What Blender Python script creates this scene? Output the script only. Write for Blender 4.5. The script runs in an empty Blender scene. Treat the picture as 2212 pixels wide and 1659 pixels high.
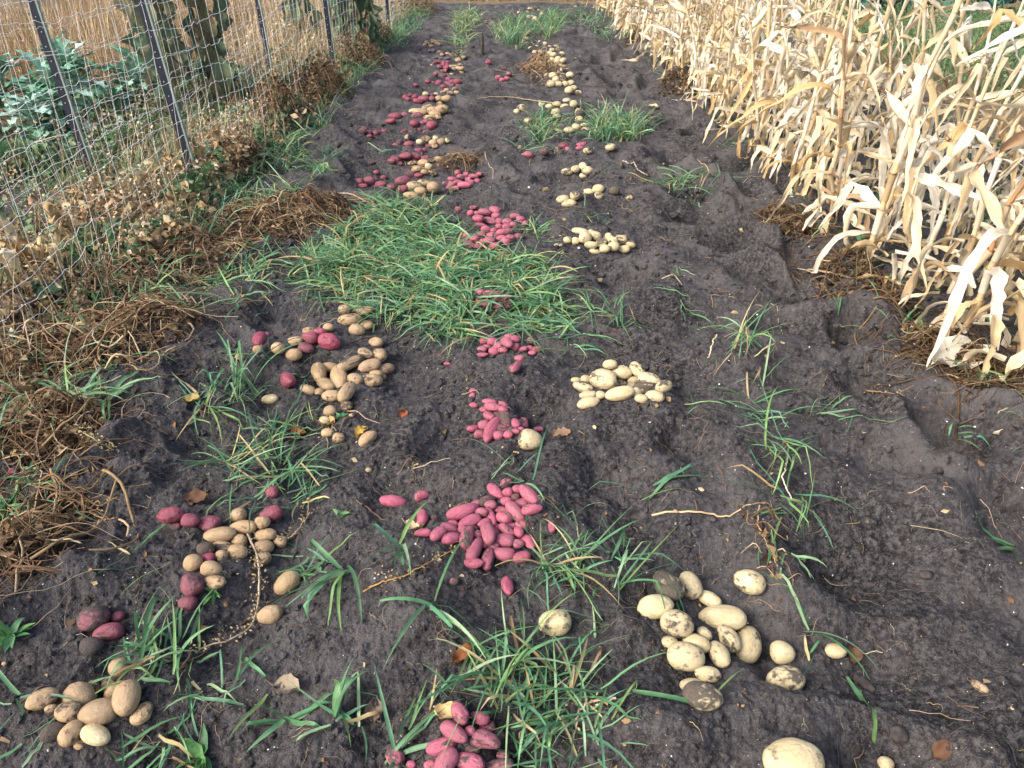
import bpy, math, random
import numpy as np
from mathutils import Matrix, Vector, Euler

# ------------------------------------------------------------------ camera, sky, sun, exposure
S = bpy.context.scene
COL = S.collection
CAM_H, PITCH, FPX = 1.6, math.radians(32.66), 1560.0      # FPX: focal length for a 2212 px wide picture
cd = bpy.data.cameras.new("camera"); cam = bpy.data.objects.new("camera", cd); COL.objects.link(cam)
cam.location = (0, 0, CAM_H); cam.rotation_euler = (math.pi / 2 - PITCH, 0, 0)
cd.sensor_fit = 'HORIZONTAL'; cd.sensor_width = 36.0; cd.lens = 36.0 * FPX / 2212.0
cd.clip_start = 0.02; cd.clip_end = 600
S.camera = cam
SUN_EL, SUN_AZ = math.radians(40), math.radians(238)      # azimuth clockwise from +y
w = bpy.data.worlds.new("World"); S.world = w; w.use_nodes = True
nt = w.node_tree; bg = nt.nodes['Background']
sky = nt.nodes.new('ShaderNodeTexSky'); sky.sky_type = 'NISHITA'; sky.sun_disc = False
sky.sun_elevation = SUN_EL; sky.sun_rotation = SUN_AZ; sky.dust_density = 6.0; sky.air_density = 1.0; sky.ozone_density = 1.0
hs = nt.nodes.new('ShaderNodeHueSaturation'); hs.inputs['Saturation'].default_value = 0.95
nt.links.new(sky.outputs[0], hs.inputs['Color']); nt.links.new(hs.outputs[0], bg.inputs['Color'])
bg.inputs['Strength'].default_value = 0.15
sd = bpy.data.lights.new("sun", 'SUN'); sun = bpy.data.objects.new("sun", sd); COL.objects.link(sun)
sd.energy = 1.15; sd.angle = math.radians(18); sd.color = (1.0, 0.985, 0.965)
sv = Vector((math.sin(SUN_AZ) * math.cos(SUN_EL), math.cos(SUN_AZ) * math.cos(SUN_EL), math.sin(SUN_EL)))
sun.rotation_euler = sv.to_track_quat('Z', 'Y').to_euler(); sun.location = sv * 30
vs = S.view_settings
vs.view_transform = 'Standard'; vs.look = 'None'; vs.gamma = 1.0; vs.use_curve_mapping = False
vs.exposure = 1.2
S.cycles.max_bounces = 5; S.cycles.diffuse_bounces = 3; S.cycles.glossy_bounces = 2; S.cycles.transmission_bounces = 3
S.cycles.sample_clamp_indirect = 6

rng = np.random.default_rng(7)
R_ = random.Random(11)
PI = math.pi
SP, CP = math.sin(PITCH), math.cos(PITCH)

# ------------------------------------------------------------------ noise and ground height
def _hash(ix, iy, seed):
    n = (ix.astype(np.int64) * 374761393 + iy.astype(np.int64) * 668265263 + seed * 1442695041) & 0xffffffff
    n = ((n ^ (n >> 13)) * 1274126177) & 0xffffffff
    return (n ^ (n >> 16)) & 0xffffffff
def perlin(x, y, seed=0):
    x0 = np.floor(x); y0 = np.floor(y); fx = x - x0; fy = y - y0
    u = fx * fx * fx * (fx * (fx * 6 - 15) + 10); v = fy * fy * fy * (fy * (fy * 6 - 15) + 10)
    def g(ix, iy, dx, dy):
        a = _hash(ix, iy, seed) * (2 * PI / 4294967296.0)
        return np.cos(a) * dx + np.sin(a) * dy
    a = g(x0, y0, fx, fy); b = g(x0 + 1, y0, fx - 1, fy); c = g(x0, y0 + 1, fx, fy - 1); d = g(x0 + 1, y0 + 1, fx - 1, fy - 1)
    return ((a + u * (b - a)) + v * ((c + u * (d - c)) - (a + u * (b - a)))) * 1.5
def fbm(x, y, o, seed=0, gain=.5):
    s = 0; a = 1.0; f = 1.0
    for i in range(o):
        s = s + a * perlin(x * f + 17.3 * i, y * f - 9.1 * i, seed + i); a *= gain; f *= 2.03
    return s
def sstep(a, b, x):
    t = np.clip((x - a) / (b - a), 0, 1); return t * t * (3 - 2 * t)
def rays(px, py):
    px = np.atleast_1d(np.asarray(px, float)); py = np.atleast_1d(np.asarray(py, float))
    u = (px - 1106) / FPX; v = (829.5 - py) / FPX
    return np.stack([u, CP + v * SP, -SP + v * CP], 1)
def flat(px, py):
    d = rays(px, py); t = CAM_H / -d[:, 2]; return d[:, 0] * t, d[:, 1] * t

# hollows (negative) and mounds that show in the photograph: px, py, radius m, depth m
FEAT = [(1790,715,.17,-.075),(1930,620,.22,-.05),(2085,975,.14,-.06),(1475,990,.10,-.06),(1320,590,.20,-.06),(1900,1290,.24,-.045),
        (1990,1420,.18,-.03),(1185,900,.13,-.05),(1060,1020,.16,.05),(640,1330,.2,.035),(160,1230,.35,.06),(250,1330,.15,-.025),(760,930,.18,.02),
        (690,1000,.13,-.03),(900,800,.2,-.05),(1130,840,.16,.04),(1470,960,.22,.03),(1250,1130,.16,.05),(1330,1010,.2,.03),(1560,560,.2,-.05),
        (1690,640,.25,-.05),(1540,470,.22,-.06),(1620,420,.25,.05),(1500,330,.2,-.06),(1440,270,.2,-.07),(1360,190,.3,-.08),(1310,130,.3,-.07),
        (1480,170,.2,.05),(1060,255,.3,-.05),(1075,310,.25,.05),(1050,440,.22,.06),(960,480,.25,.03),(880,340,.2,.04),(760,380,.25,.06),
        (640,420,.22,.05),(790,230,.3,.06),(830,280,.25,-.04),(740,310,.25,.05),(420,700,.2,.05),(360,770,.22,.06),(300,850,.25,.05),
        (230,960,.25,.04),(560,690,.18,.03),(1440,820,.2,-.05),(1530,1330,.22,-.045),(1380,1360,.12,.04),(1560,1010,.2,.04),(1650,1200,.22,.05),
        (1820,1180,.18,-.04),(1750,1050,.22,.04),(2060,1110,.2,.05),(2120,1500,.3,.05),(1480,1560,.2,.05),(760,1480,.25,.03),(920,1330,.2,.05),
        (1000,1440,.14,.03),(650,1180,.2,-.03),(880,1180,.18,.04),(1720,880,.2,-.04),(1640,780,.2,.04),(1560,700,.2,-.05),(1430,640,.18,.04)]
_fx, _fy = flat([f[0] for f in FEAT], [f[1] for f in FEAT])
def H(x, y, fine=True):
    x = np.asarray(x, float); y = np.asarray(y, float)
    field = sstep(-2.7, -1.9, x) * (1 - sstep(1.95, 2.5, x)) * (1 - sstep(17.5, 19.0, y))
    wx = x + .10 * perlin(x * 1.7, y * 1.7, 5); wy = y + .10 * perlin(x * 1.7, y * 1.7, 6)
    h = .035 * fbm(x * .9, y * .9, 2, 1)
    # hollows where the forks went in, on a jittered grid
    cs = .46; gx = np.floor(wx / cs); gy = np.floor(wy / cs); pit = np.zeros_like(h)
    for i in (-1, 0, 1):
        for j in (-1, 0, 1):
            cx = gx + i; cy = gy + j
            r1 = _hash(cx, cy, 21) / 4294967296.0; r2 = _hash(cx, cy, 22) / 4294967296.0; r3 = _hash(cx, cy, 23) / 4294967296.0
            dx = wx - (cx + .15 + .7 * r1) * cs; dy = wy - (cy + .15 + .7 * r2) * cs
            rr = .10 + .11 * r3; q = (dx * dx + dy * dy) / (rr * rr)
            amp = .035 + .12 * r1 * r2
            pit = pit - amp * np.exp(-q * q) + .35 * amp * np.exp(-(np.sqrt(q) - 1.5) ** 2 * 5)
    trench = .55 + .9 * sstep(.9, 1.5, x)
    h = h + field * pit * trench - .028 * sstep(.7, 1.4, x + .25 * perlin(x * .8, y * .8, 9)) * (1 - sstep(1.75, 2.1, x)) * field
    for (fx, fy, f) in zip(_fx, _fy, FEAT):
        m = (np.abs(x - fx) < f[2] * 2.4) & (np.abs(y - fy) < f[2] * 2.4)
        if m.any():
            q = ((x[m] - fx) ** 2 + (y[m] - fy) ** 2) / (f[2] ** 2)
            h[m] += 1.2 * f[3] * np.exp(-q * (1 if f[3] > 0 else q))
    if fine:
        k = .25 + .75 * field
        rg = 1 - np.abs(perlin(wx * 3.4, wy * 4.6, 33)) * 1.6
        h = h + k * ((.030 * fbm(wx * 5, wy * 5.6, 2, 31) + .026 * rg * rg) * (.55 + .9 * np.clip(.5 + perlin(x * 1.1, y * 1.1, 35), 0, 1)) + .009 * np.abs(fbm(wx * 12, wy * 13, 2, 41)))
        h = h + k * (.0085 * np.abs(perlin(wx * 29, wy * 29, 51)) + .0060 * np.maximum(0, perlin(x * 52, y * 52, 61) + .1)
                     + .0045 * np.abs(perlin(x * 96, y * 96, 71)) + .0028 * perlin(x * 170, y * 170, 81))
    return h
def hit(px, py, lift=0.0):
    """ground points under pixels of the 2212 px picture, raised by lift; also the depth along the view axis"""
    d = rays(px, py); t = CAM_H / np.maximum(-d[:, 2], 1e-3); lift = np.asarray(lift, float)
    for _ in range(22):
        g = H(d[:, 0] * t, d[:, 1] * t) + lift
        t = t + .7 * ((CAM_H - g) / -d[:, 2] - t)
    return np.stack([d[:, 0] * t, d[:, 1] * t, CAM_H + d[:, 2] * t], 1), t
def proj(p):
    x, y, z = p[..., 0], p[..., 1], p[..., 2] - CAM_H
    dep = y * CP - z * SP
    return 1106 + FPX * x / dep, 829.5 - FPX * (y * SP + z * CP) / dep

# ------------------------------------------------------------------ materials
def mat(name):
    m = bpy.data.materials.new(name); m.use_nodes = True
    t = m.node_tree; b = t.nodes['Principled BSDF']; return m, t, b
def node(t, ty, **kw):
    n = t.nodes.new(ty)
    for k, v in kw.items():
        if k in n.inputs: n.inputs[k].default_value = v
        else: setattr(n, k, v)
    return n
def ramp(t, src, stops):
    r = t.nodes.new('ShaderNodeValToRGB'); e = r.color_ramp.elements
    while len(e) < len(stops): e.new(.5)
    for i, (p, c) in enumerate(stops):
        e[i].position = p; e[i].color = (c[0], c[1], c[2], 1) if not isinstance(c, float) else (c, c, c, 1)
    t.links.new(src, r.inputs[0]); return r.outputs[0]
def mixc(t, fac, a, b, mode='MIX'):
    n = t.nodes.new('ShaderNodeMix'); n.data_type = 'RGBA'; n.blend_type = mode
    for s, v in ((n.inputs[0], fac), (n.inputs[6], a), (n.inputs[7], b)):
        if isinstance(v, (int, float)): s.default_value = v
        elif isinstance(v, tuple): s.default_value = (v[0], v[1], v[2], 1)
        else: t.links.new(v, s)
    return n.outputs[2]
def mathn(t, op, a, b=0.0):
    n = t.nodes.new('ShaderNodeMath'); n.operation = op
    for s, v in ((n.inputs[0], a), (n.inputs[1], b)):
        if isinstance(v, (int, float)): s.default_value = v
        else: t.links.new(v, s)
    return n.outputs[0]
def bump(t, b, h, dist, strength=1.0):
    n = t.nodes.new('ShaderNodeBump'); n.inputs['Strength'].default_value = strength; n.inputs['Distance'].default_value = dist
    t.links.new(h, n.inputs['Height']); t.links.new(n.outputs[0], b.inputs['Normal'])

def soil_material():
    m, t, b = mat("soil"); g = t.nodes.new('ShaderNodeNewGeometry'); P = g.outputs['Position']
    def nz(sc, det=3, rough=.6, dim='FACTOR'):
        n = node(t, 'ShaderNodeTexNoise', Scale=sc, Detail=det, Roughness=rough); t.links.new(P, n.inputs['Vector']); return n.outputs[0]
    c = ramp(t, nz(2.3, 4), [(.36, (.017, .0165, .0190)), (.5, (.044, .0416, .0455)), (.64, (.098, .0925, .095))])
    c = mixc(t, ramp(t, nz(60, 4, .7), [(.42, 0.0), (.62, 1.0)]), c, (.104, .098, .099))
    c = mixc(t, ramp(t, nz(23, 3, .6), [(.52, 0.0), (.72, .75)]), c, (.012, .0105, .0118))
    c = mixc(t, ramp(t, nz(210, 2, .6), [(.58, 0.0), (.70, .7)]), c, (.15, .138, .128))
    # straw-coloured ground beyond the beds
    sx = t.nodes.new('ShaderNodeSeparateXYZ'); t.links.new(P, sx.inputs[0])
    far = mathn(t, 'ADD', mathn(t, 'MULTIPLY', mathn(t, 'SUBTRACT', mathn(t, 'ABSOLUTE', sx.outputs[0]), 4.2), 1.2), mathn(t, 'MULTIPLY', nz(1.4, 3), 2.0))
    fy = mathn(t, 'SUBTRACT', sx.outputs[1], 18.2)
    c = mixc(t, ramp(t, mathn(t, 'MAXIMUM', mathn(t, 'MULTIPLY', far, .5), fy), [(.45, 0.0), (.75, .8)]), c,
             ramp(t, nz(7, 5, .7), [(.35, (.11, .085, .05)), (.65, (.28, .20, .10))]))
    t.links.new(c, b.inputs['Base Color']); b.inputs['Roughness'].default_value = .95; b.inputs['Specular IOR Level'].default_value = .15
    h = mathn(t, 'ADD', mathn(t, 'MULTIPLY', nz(95, 4, .7), 1.0), mathn(t, 'MULTIPLY', nz(320, 3, .7), .35))
    bump(t, b, h, .014, 1.0)
    return m
def attr_leaf(name, rough=.55, trans=.3, veins=0.0, spec=.3):
    """a thin plant surface: per-vertex hue, a little light through it"""
    m, t, b = mat(name); a = node(t, 'ShaderNodeAttribute', attribute_name='Col')
    g = t.nodes.new('ShaderNodeNewGeometry')
    n = node(t, 'ShaderNodeTexNoise', Scale=38.0, Detail=3.0); t.links.new(g.outputs['Position'], n.inputs['Vector'])
    c = mixc(t, 1.0, a.outputs['Color'], ramp(t, n.outputs[0], [(.3, (.72, .70, .66)), (.7, (1.12, 1.12, 1.1))]), 'MULTIPLY')
    t.links.new(c, b.inputs['Base Color']); b.inputs['Roughness'].default_value = rough; b.inputs['Specular IOR Level'].default_value = spec
    if trans > 0:
        tr = t.nodes.new('ShaderNodeBsdfTranslucent'); t.links.new(c, tr.inputs['Color'])
        mx = t.nodes.new('ShaderNodeMixShader'); mx.inputs[0].default_value = trans
        t.links.new(b.outputs[0], mx.inputs[1]); t.links.new(tr.outputs[0], mx.inputs[2])
        t.links.new(mx.outputs[0], t.nodes['Material Output'].inputs['Surface'])
    return m
def corn_leaf_material():
    m, t, b = mat("dry_corn_leaf"); a = node(t, 'ShaderNodeAttribute', attribute_name='Col'); uv = node(t, 'ShaderNodeUVMap')
    sx = t.nodes.new('ShaderNodeSeparateXYZ'); t.links.new(uv.outputs[0], sx.inputs[0])
    mp = node(t, 'ShaderNodeMapping'); mp.inputs['Scale'].default_value = (34, 2.2, 1); t.links.new(uv.outputs[0], mp.inputs['Vector'])
    n = node(t, 'ShaderNodeTexNoise', Scale=1.0, Detail=3.0); t.links.new(mp.outputs[0], n.inputs['Vector'])
    g = t.nodes.new('ShaderNodeNewGeometry'); n2 = node(t, 'ShaderNodeTexNoise', Scale=14.0, Detail=4.0); t.links.new(g.outputs['Position'], n2.inputs['Vector'])
    c = mixc(t, 1.0, a.outputs['Color'], ramp(t, n.outputs[0], [(.3, (.82, .79, .74)), (.6, (1.08, 1.08, 1.08))]), 'MULTIPLY')
    c = mixc(t, ramp(t, n2.outputs[0], [(.54, 0.0), (.72, .60)]), c, (.44, .33, .20))
    t.links.new(c, b.inputs['Base Color']); b.inputs['Roughness'].default_value = .6; b.inputs['Specular IOR Level'].default_value = .25
    bump(t, b, n.outputs[0], .002, .5)
    tr = t.nodes.new('ShaderNodeBsdfTranslucent'); t.links.new(c, tr.inputs['Color'])
    mx = t.nodes.new('ShaderNodeMixShader'); mx.inputs[0].default_value = .32
    t.links.new(b.outputs[0], mx.inputs[1]); t.links.new(tr.outputs[0], mx.inputs[2])
    t.links.new(mx.outputs[0], t.nodes['Material Output'].inputs['Surface'])
    return m
def potato_material(name, lo, mid, hi, dirtc=(.060, .050, .045), dull=0.0):
    m, t, b = mat(name); oi = t.nodes.new('ShaderNodeObjectInfo'); tc = t.nodes.new('ShaderNodeTexCoord')
    off = t.nodes.new('ShaderNodeVectorMath'); off.operation = 'ADD'
    cx = t.nodes.new('ShaderNodeCombineXYZ'); r9 = mathn(t, 'MULTIPLY', oi.outputs['Random'], 61.0)
    for i in range(3): t.links.new(r9, cx.inputs[i])
    t.links.new(tc.outputs['Object'], off.inputs[0]); t.links.new(cx.outputs[0], off.inputs[1]); P = off.outputs[0]
    def nz(sc, det=3, rough=.6):
        n = node(t, 'ShaderNodeTexNoise', Scale=sc, Detail=float(det), Roughness=rough); t.links.new(P, n.inputs['Vector']); return n.outputs[0]
    c = ramp(t, nz(2.6, 4), [(.28, lo), (.5, mid), (.74, hi)])
    c = mixc(t, 1.0, c, ramp(t, oi.outputs['Random'], [(0, (.80, .78, .76)), (1, (1.1, 1.08, 1.06))]), 'MULTIPLY')
    h2 = mathn(t, 'FRACT', mathn(t, 'MULTIPLY', oi.outputs['Random'], 17.3))
    c = mixc(t, mathn(t, 'MULTIPLY', mathn(t, 'POWER', h2, 2.0), .55), c, tuple(.62 * v + .06 for v in lo))      # some are duller all over
    c = mixc(t, ramp(t, nz(5.5, 5, .7), [(.50, 0.0), (.66, .45)]), c, tuple(.8 * v + .03 for v in lo))
    c = mixc(t, ramp(t, nz(34, 3, .7), [(.60, 0.0), (.68, .55)]), c, tuple(.45 * v for v in lo))      # lenticels and specks
    sp = t.nodes.new('ShaderNodeSeparateColor'); t.links.new(oi.outputs['Color'], sp.inputs[0]); dirt = sp.outputs[0]
    f = mathn(t, 'ADD', mathn(t, 'ADD', mathn(t, 'MULTIPLY', nz(1.25, 3, .5), .62), mathn(t, 'MULTIPLY', nz(5.0, 6, .72), .38)), mathn(t, 'MULTIPLY', mathn(t, 'SUBTRACT', dirt, .46), .36))
    f = ramp(t, f, [(.50, 0.0), (.57, .94)])
    thin = ramp(t, mathn(t, 'ADD', nz(6.0, 5, .7), mathn(t, 'MULTIPLY', dirt, .22)), [(.46, 0.0), (.74, .62)])
    c = mixc(t, thin, c, tuple(.55 * a + .45 * d for a, d in zip(mid, (.20, .165, .14))))
    c = mixc(t, f, c, ramp(t, nz(18, 3), [(.3, tuple(.6 * d for d in dirtc)), (.7, tuple(1.5 * d for d in dirtc))]))
    t.links.new(c, b.inputs['Base Color'])
    t.links.new(ramp(t, f, [(0, .42 + dull), (1, .95)]), b.inputs['Roughness']); b.inputs['Specular IOR Level'].default_value = .28
    b.inputs['Subsurface Weight'].default_value = 0.0
    bump(t, b, mathn(t, 'ADD', mathn(t, 'MULTIPLY', nz(9, 5, .65), .5), mathn(t, 'MULTIPLY', f, .35)), .05, .35)
    return m
def plain(name, c, rough=.6, metal=0.0, var=.25, scale=20.0, spec=.3):
    m, t, b = mat(name); g = t.nodes.new('ShaderNodeNewGeometry')
    n = node(t, 'ShaderNodeTexNoise', Scale=scale, Detail=4.0); t.links.new(g.outputs['Position'], n.inputs['Vector'])
    t.links.new(ramp(t, n.outputs[0], [(.3, tuple(v * (1 - var) for v in c)), (.7, tuple(min(1, v * (1 + var)) for v in c))]), b.inputs['Base Color'])
    b.inputs['Roughness'].default_value = rough; b.inputs['Metallic'].default_value = metal; b.inputs['Specular IOR Level'].default_value = spec
    return m

M_SOIL = soil_material()
M_GRASS = attr_leaf("grass_blade", .45, .30, spec=.35)
M_DRY = attr_leaf("dry_plant", .8, .15, spec=.15)
M_WILT = attr_leaf("wilted_leaf", .75, .2, spec=.2)
M_KALE = attr_leaf("kale_leaf", .5, .12, spec=.35)
M_CORN = corn_leaf_material()
M_STALK = attr_leaf("dry_stalk", .55, 0, spec=.3)
M_YEL = potato_material("yellow_potato_skin", (.43, .34, .18), (.60, .51, .30), (.71, .63, .41))
M_TAN = potato_material("tan_potato_skin", (.30, .20, .105), (.43, .30, .165), (.54, .40, .235))
M_RED = potato_material("red_potato_skin", (.14, .022, .045), (.24, .038, .075), (.34, .075, .120))
M_FIN = potato_material("pink_potato_skin", (.25, .054, .092), (.39, .086, .150), (.50, .155, .215))
M_PUR = potato_material("purple_potato_skin", (.035, .032, .05), (.06, .055, .08), (.11, .10, .13))
M_WIRE = plain("galvanised_wire", (.85, .85, .82), .5, 0, .15)
M_POST = plain("post_paint", (.008, .013, .026), .62, 0, .3)
M_POSTE = plain("post_lit_edge", (.20, .25, .23), .55, 0, .15)  # paler tone that paints the sunlit edge onto the dark posts
M_STUD = plain("bare_steel_stud", (.55, .56, .58), .4, .4, .1)
M_HOSE = plain("garden_hose_rubber", (.03, .42, .36), .4, 0, .12)
M_SPECK = plain("white_mineral_speck", (.68, .68, .66), .8, 0, .1)
M_CLOD = plain("soil_clod", (.052, .045, .043), .95, 0, .5, 60, .1)
M_WOOD = plain("grey_weathered_wood", (.30, .30, .29), .8, 0, .35, 9)
M_STAKE = plain("dark_stake_wood", (.05, .042, .035), .85, 0, .4, 30)

# ------------------------------------------------------------------ mesh helpers
def mesh(name, V, F, m, col=None, uv=None, smooth=True):
    V = np.asarray(V, np.float32); me = bpy.data.meshes.new(name)
    F = [np.asarray(f, np.int32) for f in (F if isinstance(F, list) else [F])]
    me.vertices.add(len(V)); me.vertices.foreach_set('co', V.ravel())
    li = np.concatenate([f.ravel() for f in F]); n = np.concatenate([np.full(len(f), f.shape[1], np.int32) for f in F])
    st = np.concatenate([[0], np.cumsum(n)[:-1]]).astype(np.int32)
    me.loops.add(len(li)); me.loops.foreach_set('vertex_index', li)
    me.polygons.add(len(n)); me.polygons.foreach_set('loop_start', st); me.polygons.foreach_set('loop_total', n)
    me.update(calc_edges=True)
    me.polygons.foreach_set('use_smooth', np.full(len(n), smooth))
    if col is not None:
        c4 = np.ones((len(V), 4), np.float32); c4[:, :3] = col
        a = me.color_attributes.new('Col', 'FLOAT_COLOR', 'POINT'); a.data.foreach_set('color', c4.ravel())
    if uv is not None:
        u = me.uv_layers.new(name='UVMap'); u.data.foreach_set('uv', np.asarray(uv, np.float32)[li].ravel())
    me.materials.append(m); return me
def obj(name, me, parent=None, label=None, cat=None, group=None, kind=None, loc=None):
    o = bpy.data.objects.new(name, me); COL.objects.link(o)
    if parent: o.parent = parent
    if loc is not None: o.location = loc
    for k, v in (('label', label), ('category', cat), ('group', group), ('kind', kind)):
        if v: o[k] = v
    return o
class Acc:
    """collects vertices, quads, triangles and hues of one mesh"""
    def __init__(s): s.V, s.Q, s.T, s.C, s.U, s.n = [], [], [], [], [], 0
    def add(s, V, Q=None, T=None, C=None, U=None):
        V = np.asarray(V).reshape(-1, 3)
        if Q is not None and len(Q): s.Q.append(np.asarray(Q).reshape(-1, 4) + s.n)
        if T is not None and len(T): s.T.append(np.asarray(T).reshape(-1, 3) + s.n)
        s.V.append(V); s.n += len(V)
        c = np.ones((len(V), 3)) * .5 if C is None else np.broadcast_to(np.asarray(C, float), (len(V), 3)); s.C.append(c)
        s.U.append(np.zeros((len(V), 2)) if U is None else U)
    def mesh(s, name, m, smooth=True):
        F = ([np.concatenate(s.Q)] if s.Q else []) + ([np.concatenate(s.T)] if s.T else [])
        return mesh(name, np.concatenate(s.V), F, m, np.concatenate(s.C), np.concatenate(s.U), smooth)
def grid_faces(n, a, b, closed=False):
    """quads of n sheets of a rows by b columns"""
    r = np.arange(a - 1)[:, None] * b; c = np.arange(b if closed else b - 1)[None, :]; c2 = (c + 1) % b
    q = np.stack([r + c, r + c2, r + b + c2, r + b + c], -1).reshape(-1, 4)
    return (q[None] + (np.arange(n) * a * b)[:, None, None]).reshape(-1, 4)
def tubes(acc, P, rad, col, k=4):
    """P (n,s,3) centre lines, rad (n,s) or scalar, col (n,3)"""
    P = np.asarray(P, float); n, s, _ = P.shape; rad = np.broadcast_to(np.asarray(rad, float), (n, s))
    T = np.gradient(P, axis=1); T /= np.linalg.norm(T, axis=2, keepdims=True) + 1e-9
    ref = np.where(np.abs(T[..., 2:3]) > .9, np.array([1., 0, 0]), np.array([0, 0, 1.]))
    A = np.cross(T, ref); A /= np.linalg.norm(A, axis=2, keepdims=True) + 1e-9; B = np.cross(T, A)
    th = np.arange(k) * 2 * PI / k
    V = P[:, :, None] + rad[..., None, None] * (A[:, :, None] * np.cos(th)[:, None] + B[:, :, None] * np.sin(th)[:, None])
    col = np.asarray(col, float)
    if col.ndim == 1: C = np.broadcast_to(col, (n, s, k, 3))
    elif col.ndim == 2: C = np.broadcast_to(col[:, None, None], (n, s, k, 3))
    else: C = np.broadcast_to(col[:, :, None], (n, s, k, 3))
    acc.add(V, grid_faces(n, s, k, True), C=C.reshape(-1, 3))
def jit(c, n, a=.2):
    c = np.asarray(c, float); v = 1 + a * (rng.random((n, 1)) * 2 - 1); h = 1 + a * .35 * (rng.random((n, 3)) * 2 - 1)
    return c * v * h
def palette(cs, n, a=.18, p=None):
    cs = np.asarray(cs, float); return cs[rng.choice(len(cs), n, p=p)] * (1 + a * (rng.random((n, 1)) * 2 - 1)) * (1 + a * .3 * (rng.random((n, 3)) * 2 - 1))
def blades(acc, base, L, wd, cols, e0, bend, kink=.4, segs=7, head=None, ground=True, fold=.35, wav=.3):
    """grass blades: ribbons that start at base, rise at elevation e0 and droop"""
    base = np.asarray(base, float); n = len(base)
    L = np.broadcast_to(L, n); wd = np.broadcast_to(wd, n); e0 = np.broadcast_to(e0, n); bend = np.broadcast_to(bend, n)
    hd = rng.random(n) * 2 * PI if head is None else head
    t = np.linspace(0, 1, segs)
    kk = (rng.random(n) < kink) * (.7 + 1.1 * rng.random(n)); kt = .3 + .5 * rng.random(n)
    e = e0[:, None] - bend[:, None] * t[None] ** 1.3 - kk[:, None] * (t[None] > kt[:, None])
    hh = hd[:, None] + wav * (rng.random((n, 1)) * 2 - 1) * t[None] * 2 + .5 * kk[:, None] * (rng.random((n, 1)) - .5) * (t[None] > kt[:, None])
    st = (L / (segs - 1))[:, None]
    d = np.stack([np.cos(e) * np.cos(hh), np.cos(e) * np.sin(hh), np.sin(e)], -1) * st[..., None]
    P = base[:, None] + np.concatenate([np.zeros((n, 1, 3)), np.cumsum(d[:, :-1], 1)], 1)
    if ground:
        g = H(P[..., 0].ravel(), P[..., 1].ravel()).reshape(n, segs) + .006 + .008 * rng.random((n, 1))
        P[..., 2] = np.maximum(P[..., 2], g)
    rl = .9 * (rng.random((n, 1)) * 2 - 1) + .8 * (rng.random((n, 1)) - .5) * t
    side = np.stack([-np.sin(hh) * np.cos(rl), np.cos(hh) * np.cos(rl), np.sin(rl)], -1)
    prof = np.minimum(1, .55 + 2 * t) * np.maximum(.04, 1 - t ** 2.6)
    W = (wd[:, None] * .5 * prof)[..., None] * side
    nrm = np.cross(d, side); nrm /= np.linalg.norm(nrm, axis=2, keepdims=True) + 1e-9
    V = np.stack([P - W, P - nrm * fold * (wd[:, None] * .5 * prof)[..., None], P + W], 2)
    tip = (1 + .12 * (t - .5))[None, :, None, None]
    C = np.broadcast_to(cols[:, None, None] * tip, (n, segs, 3, 3))
    acc.add(V, grid_faces(n, segs, 3), C=C.reshape(-1, 3))
def crumbs(acc, pts, size, cols, flatn=.5):
    """crumpled leaf bits: small bent diamonds of two quads each"""
    n = len(pts); size = np.broadcast_to(size, n)
    a = rng.normal(size=(n, 3)); a[:, 2] *= flatn; a /= np.linalg.norm(a, axis=1, keepdims=True)
    b = rng.normal(size=(n, 3)); b -= a * (a * b).sum(1, keepdims=True); b /= np.linalg.norm(b, axis=1, keepdims=True); c = np.cross(a, b)
    s = size[:, None]
    def q(u, v, z): return pts + s * (a * u + b * v + c * z)
    r = lambda k: k * (rng.random((n, 1)) * 2 - 1)
    V = np.stack([q(-.5, 0, 0), q(-.1 + r(.1), -.32, .18 + r(.2)), q(.0, 0, -.05), q(-.1 + r(.1), .32, .18 + r(.2)),
                  q(.3 + r(.1), -.2, .15 + r(.3)), q(.55, 0, .1 + r(.4)), q(.3 + r(.1), .2, .15 + r(.3))], 1)
    i = np.arange(n)[:, None] * 7
    Q = np.concatenate([i + [0, 1, 2, 3], i + [1, 4, 5, 2], i + [2, 5, 6, 3]])
    acc.add(V, Q, C=np.repeat(cols, 7, 0))
def in_ellipse(px, py, rx, ry, n, edge=.5):
    a = rng.random(n) * 2 * PI; r = rng.random(n) ** edge
    return px + rx * r * np.cos(a), py + ry * r * np.sin(a)
ORD = ["", "first", "second", "third", "fourth", "fifth", "sixth", "seventh", "eighth", "ninth", "tenth", "eleventh", "twelfth", "thirteenth",
       "fourteenth", "fifteenth", "sixteenth", "seventeenth", "eighteenth", "nineteenth"]
TENS = {20: ("twentieth", "twenty"), 30: ("thirtieth", "thirty"), 40: ("fortieth", "forty"), 50: ("fiftieth", "fifty"), 60: ("sixtieth", "sixty"),
        70: ("seventieth", "seventy"), 80: ("eightieth", "eighty")}
def ordn(k):
    if k < 20: return ORD[k]
    a, b = TENS[k // 10 * 10]; return a if k % 10 == 0 else b + "-" + ORD[k % 10]

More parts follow.
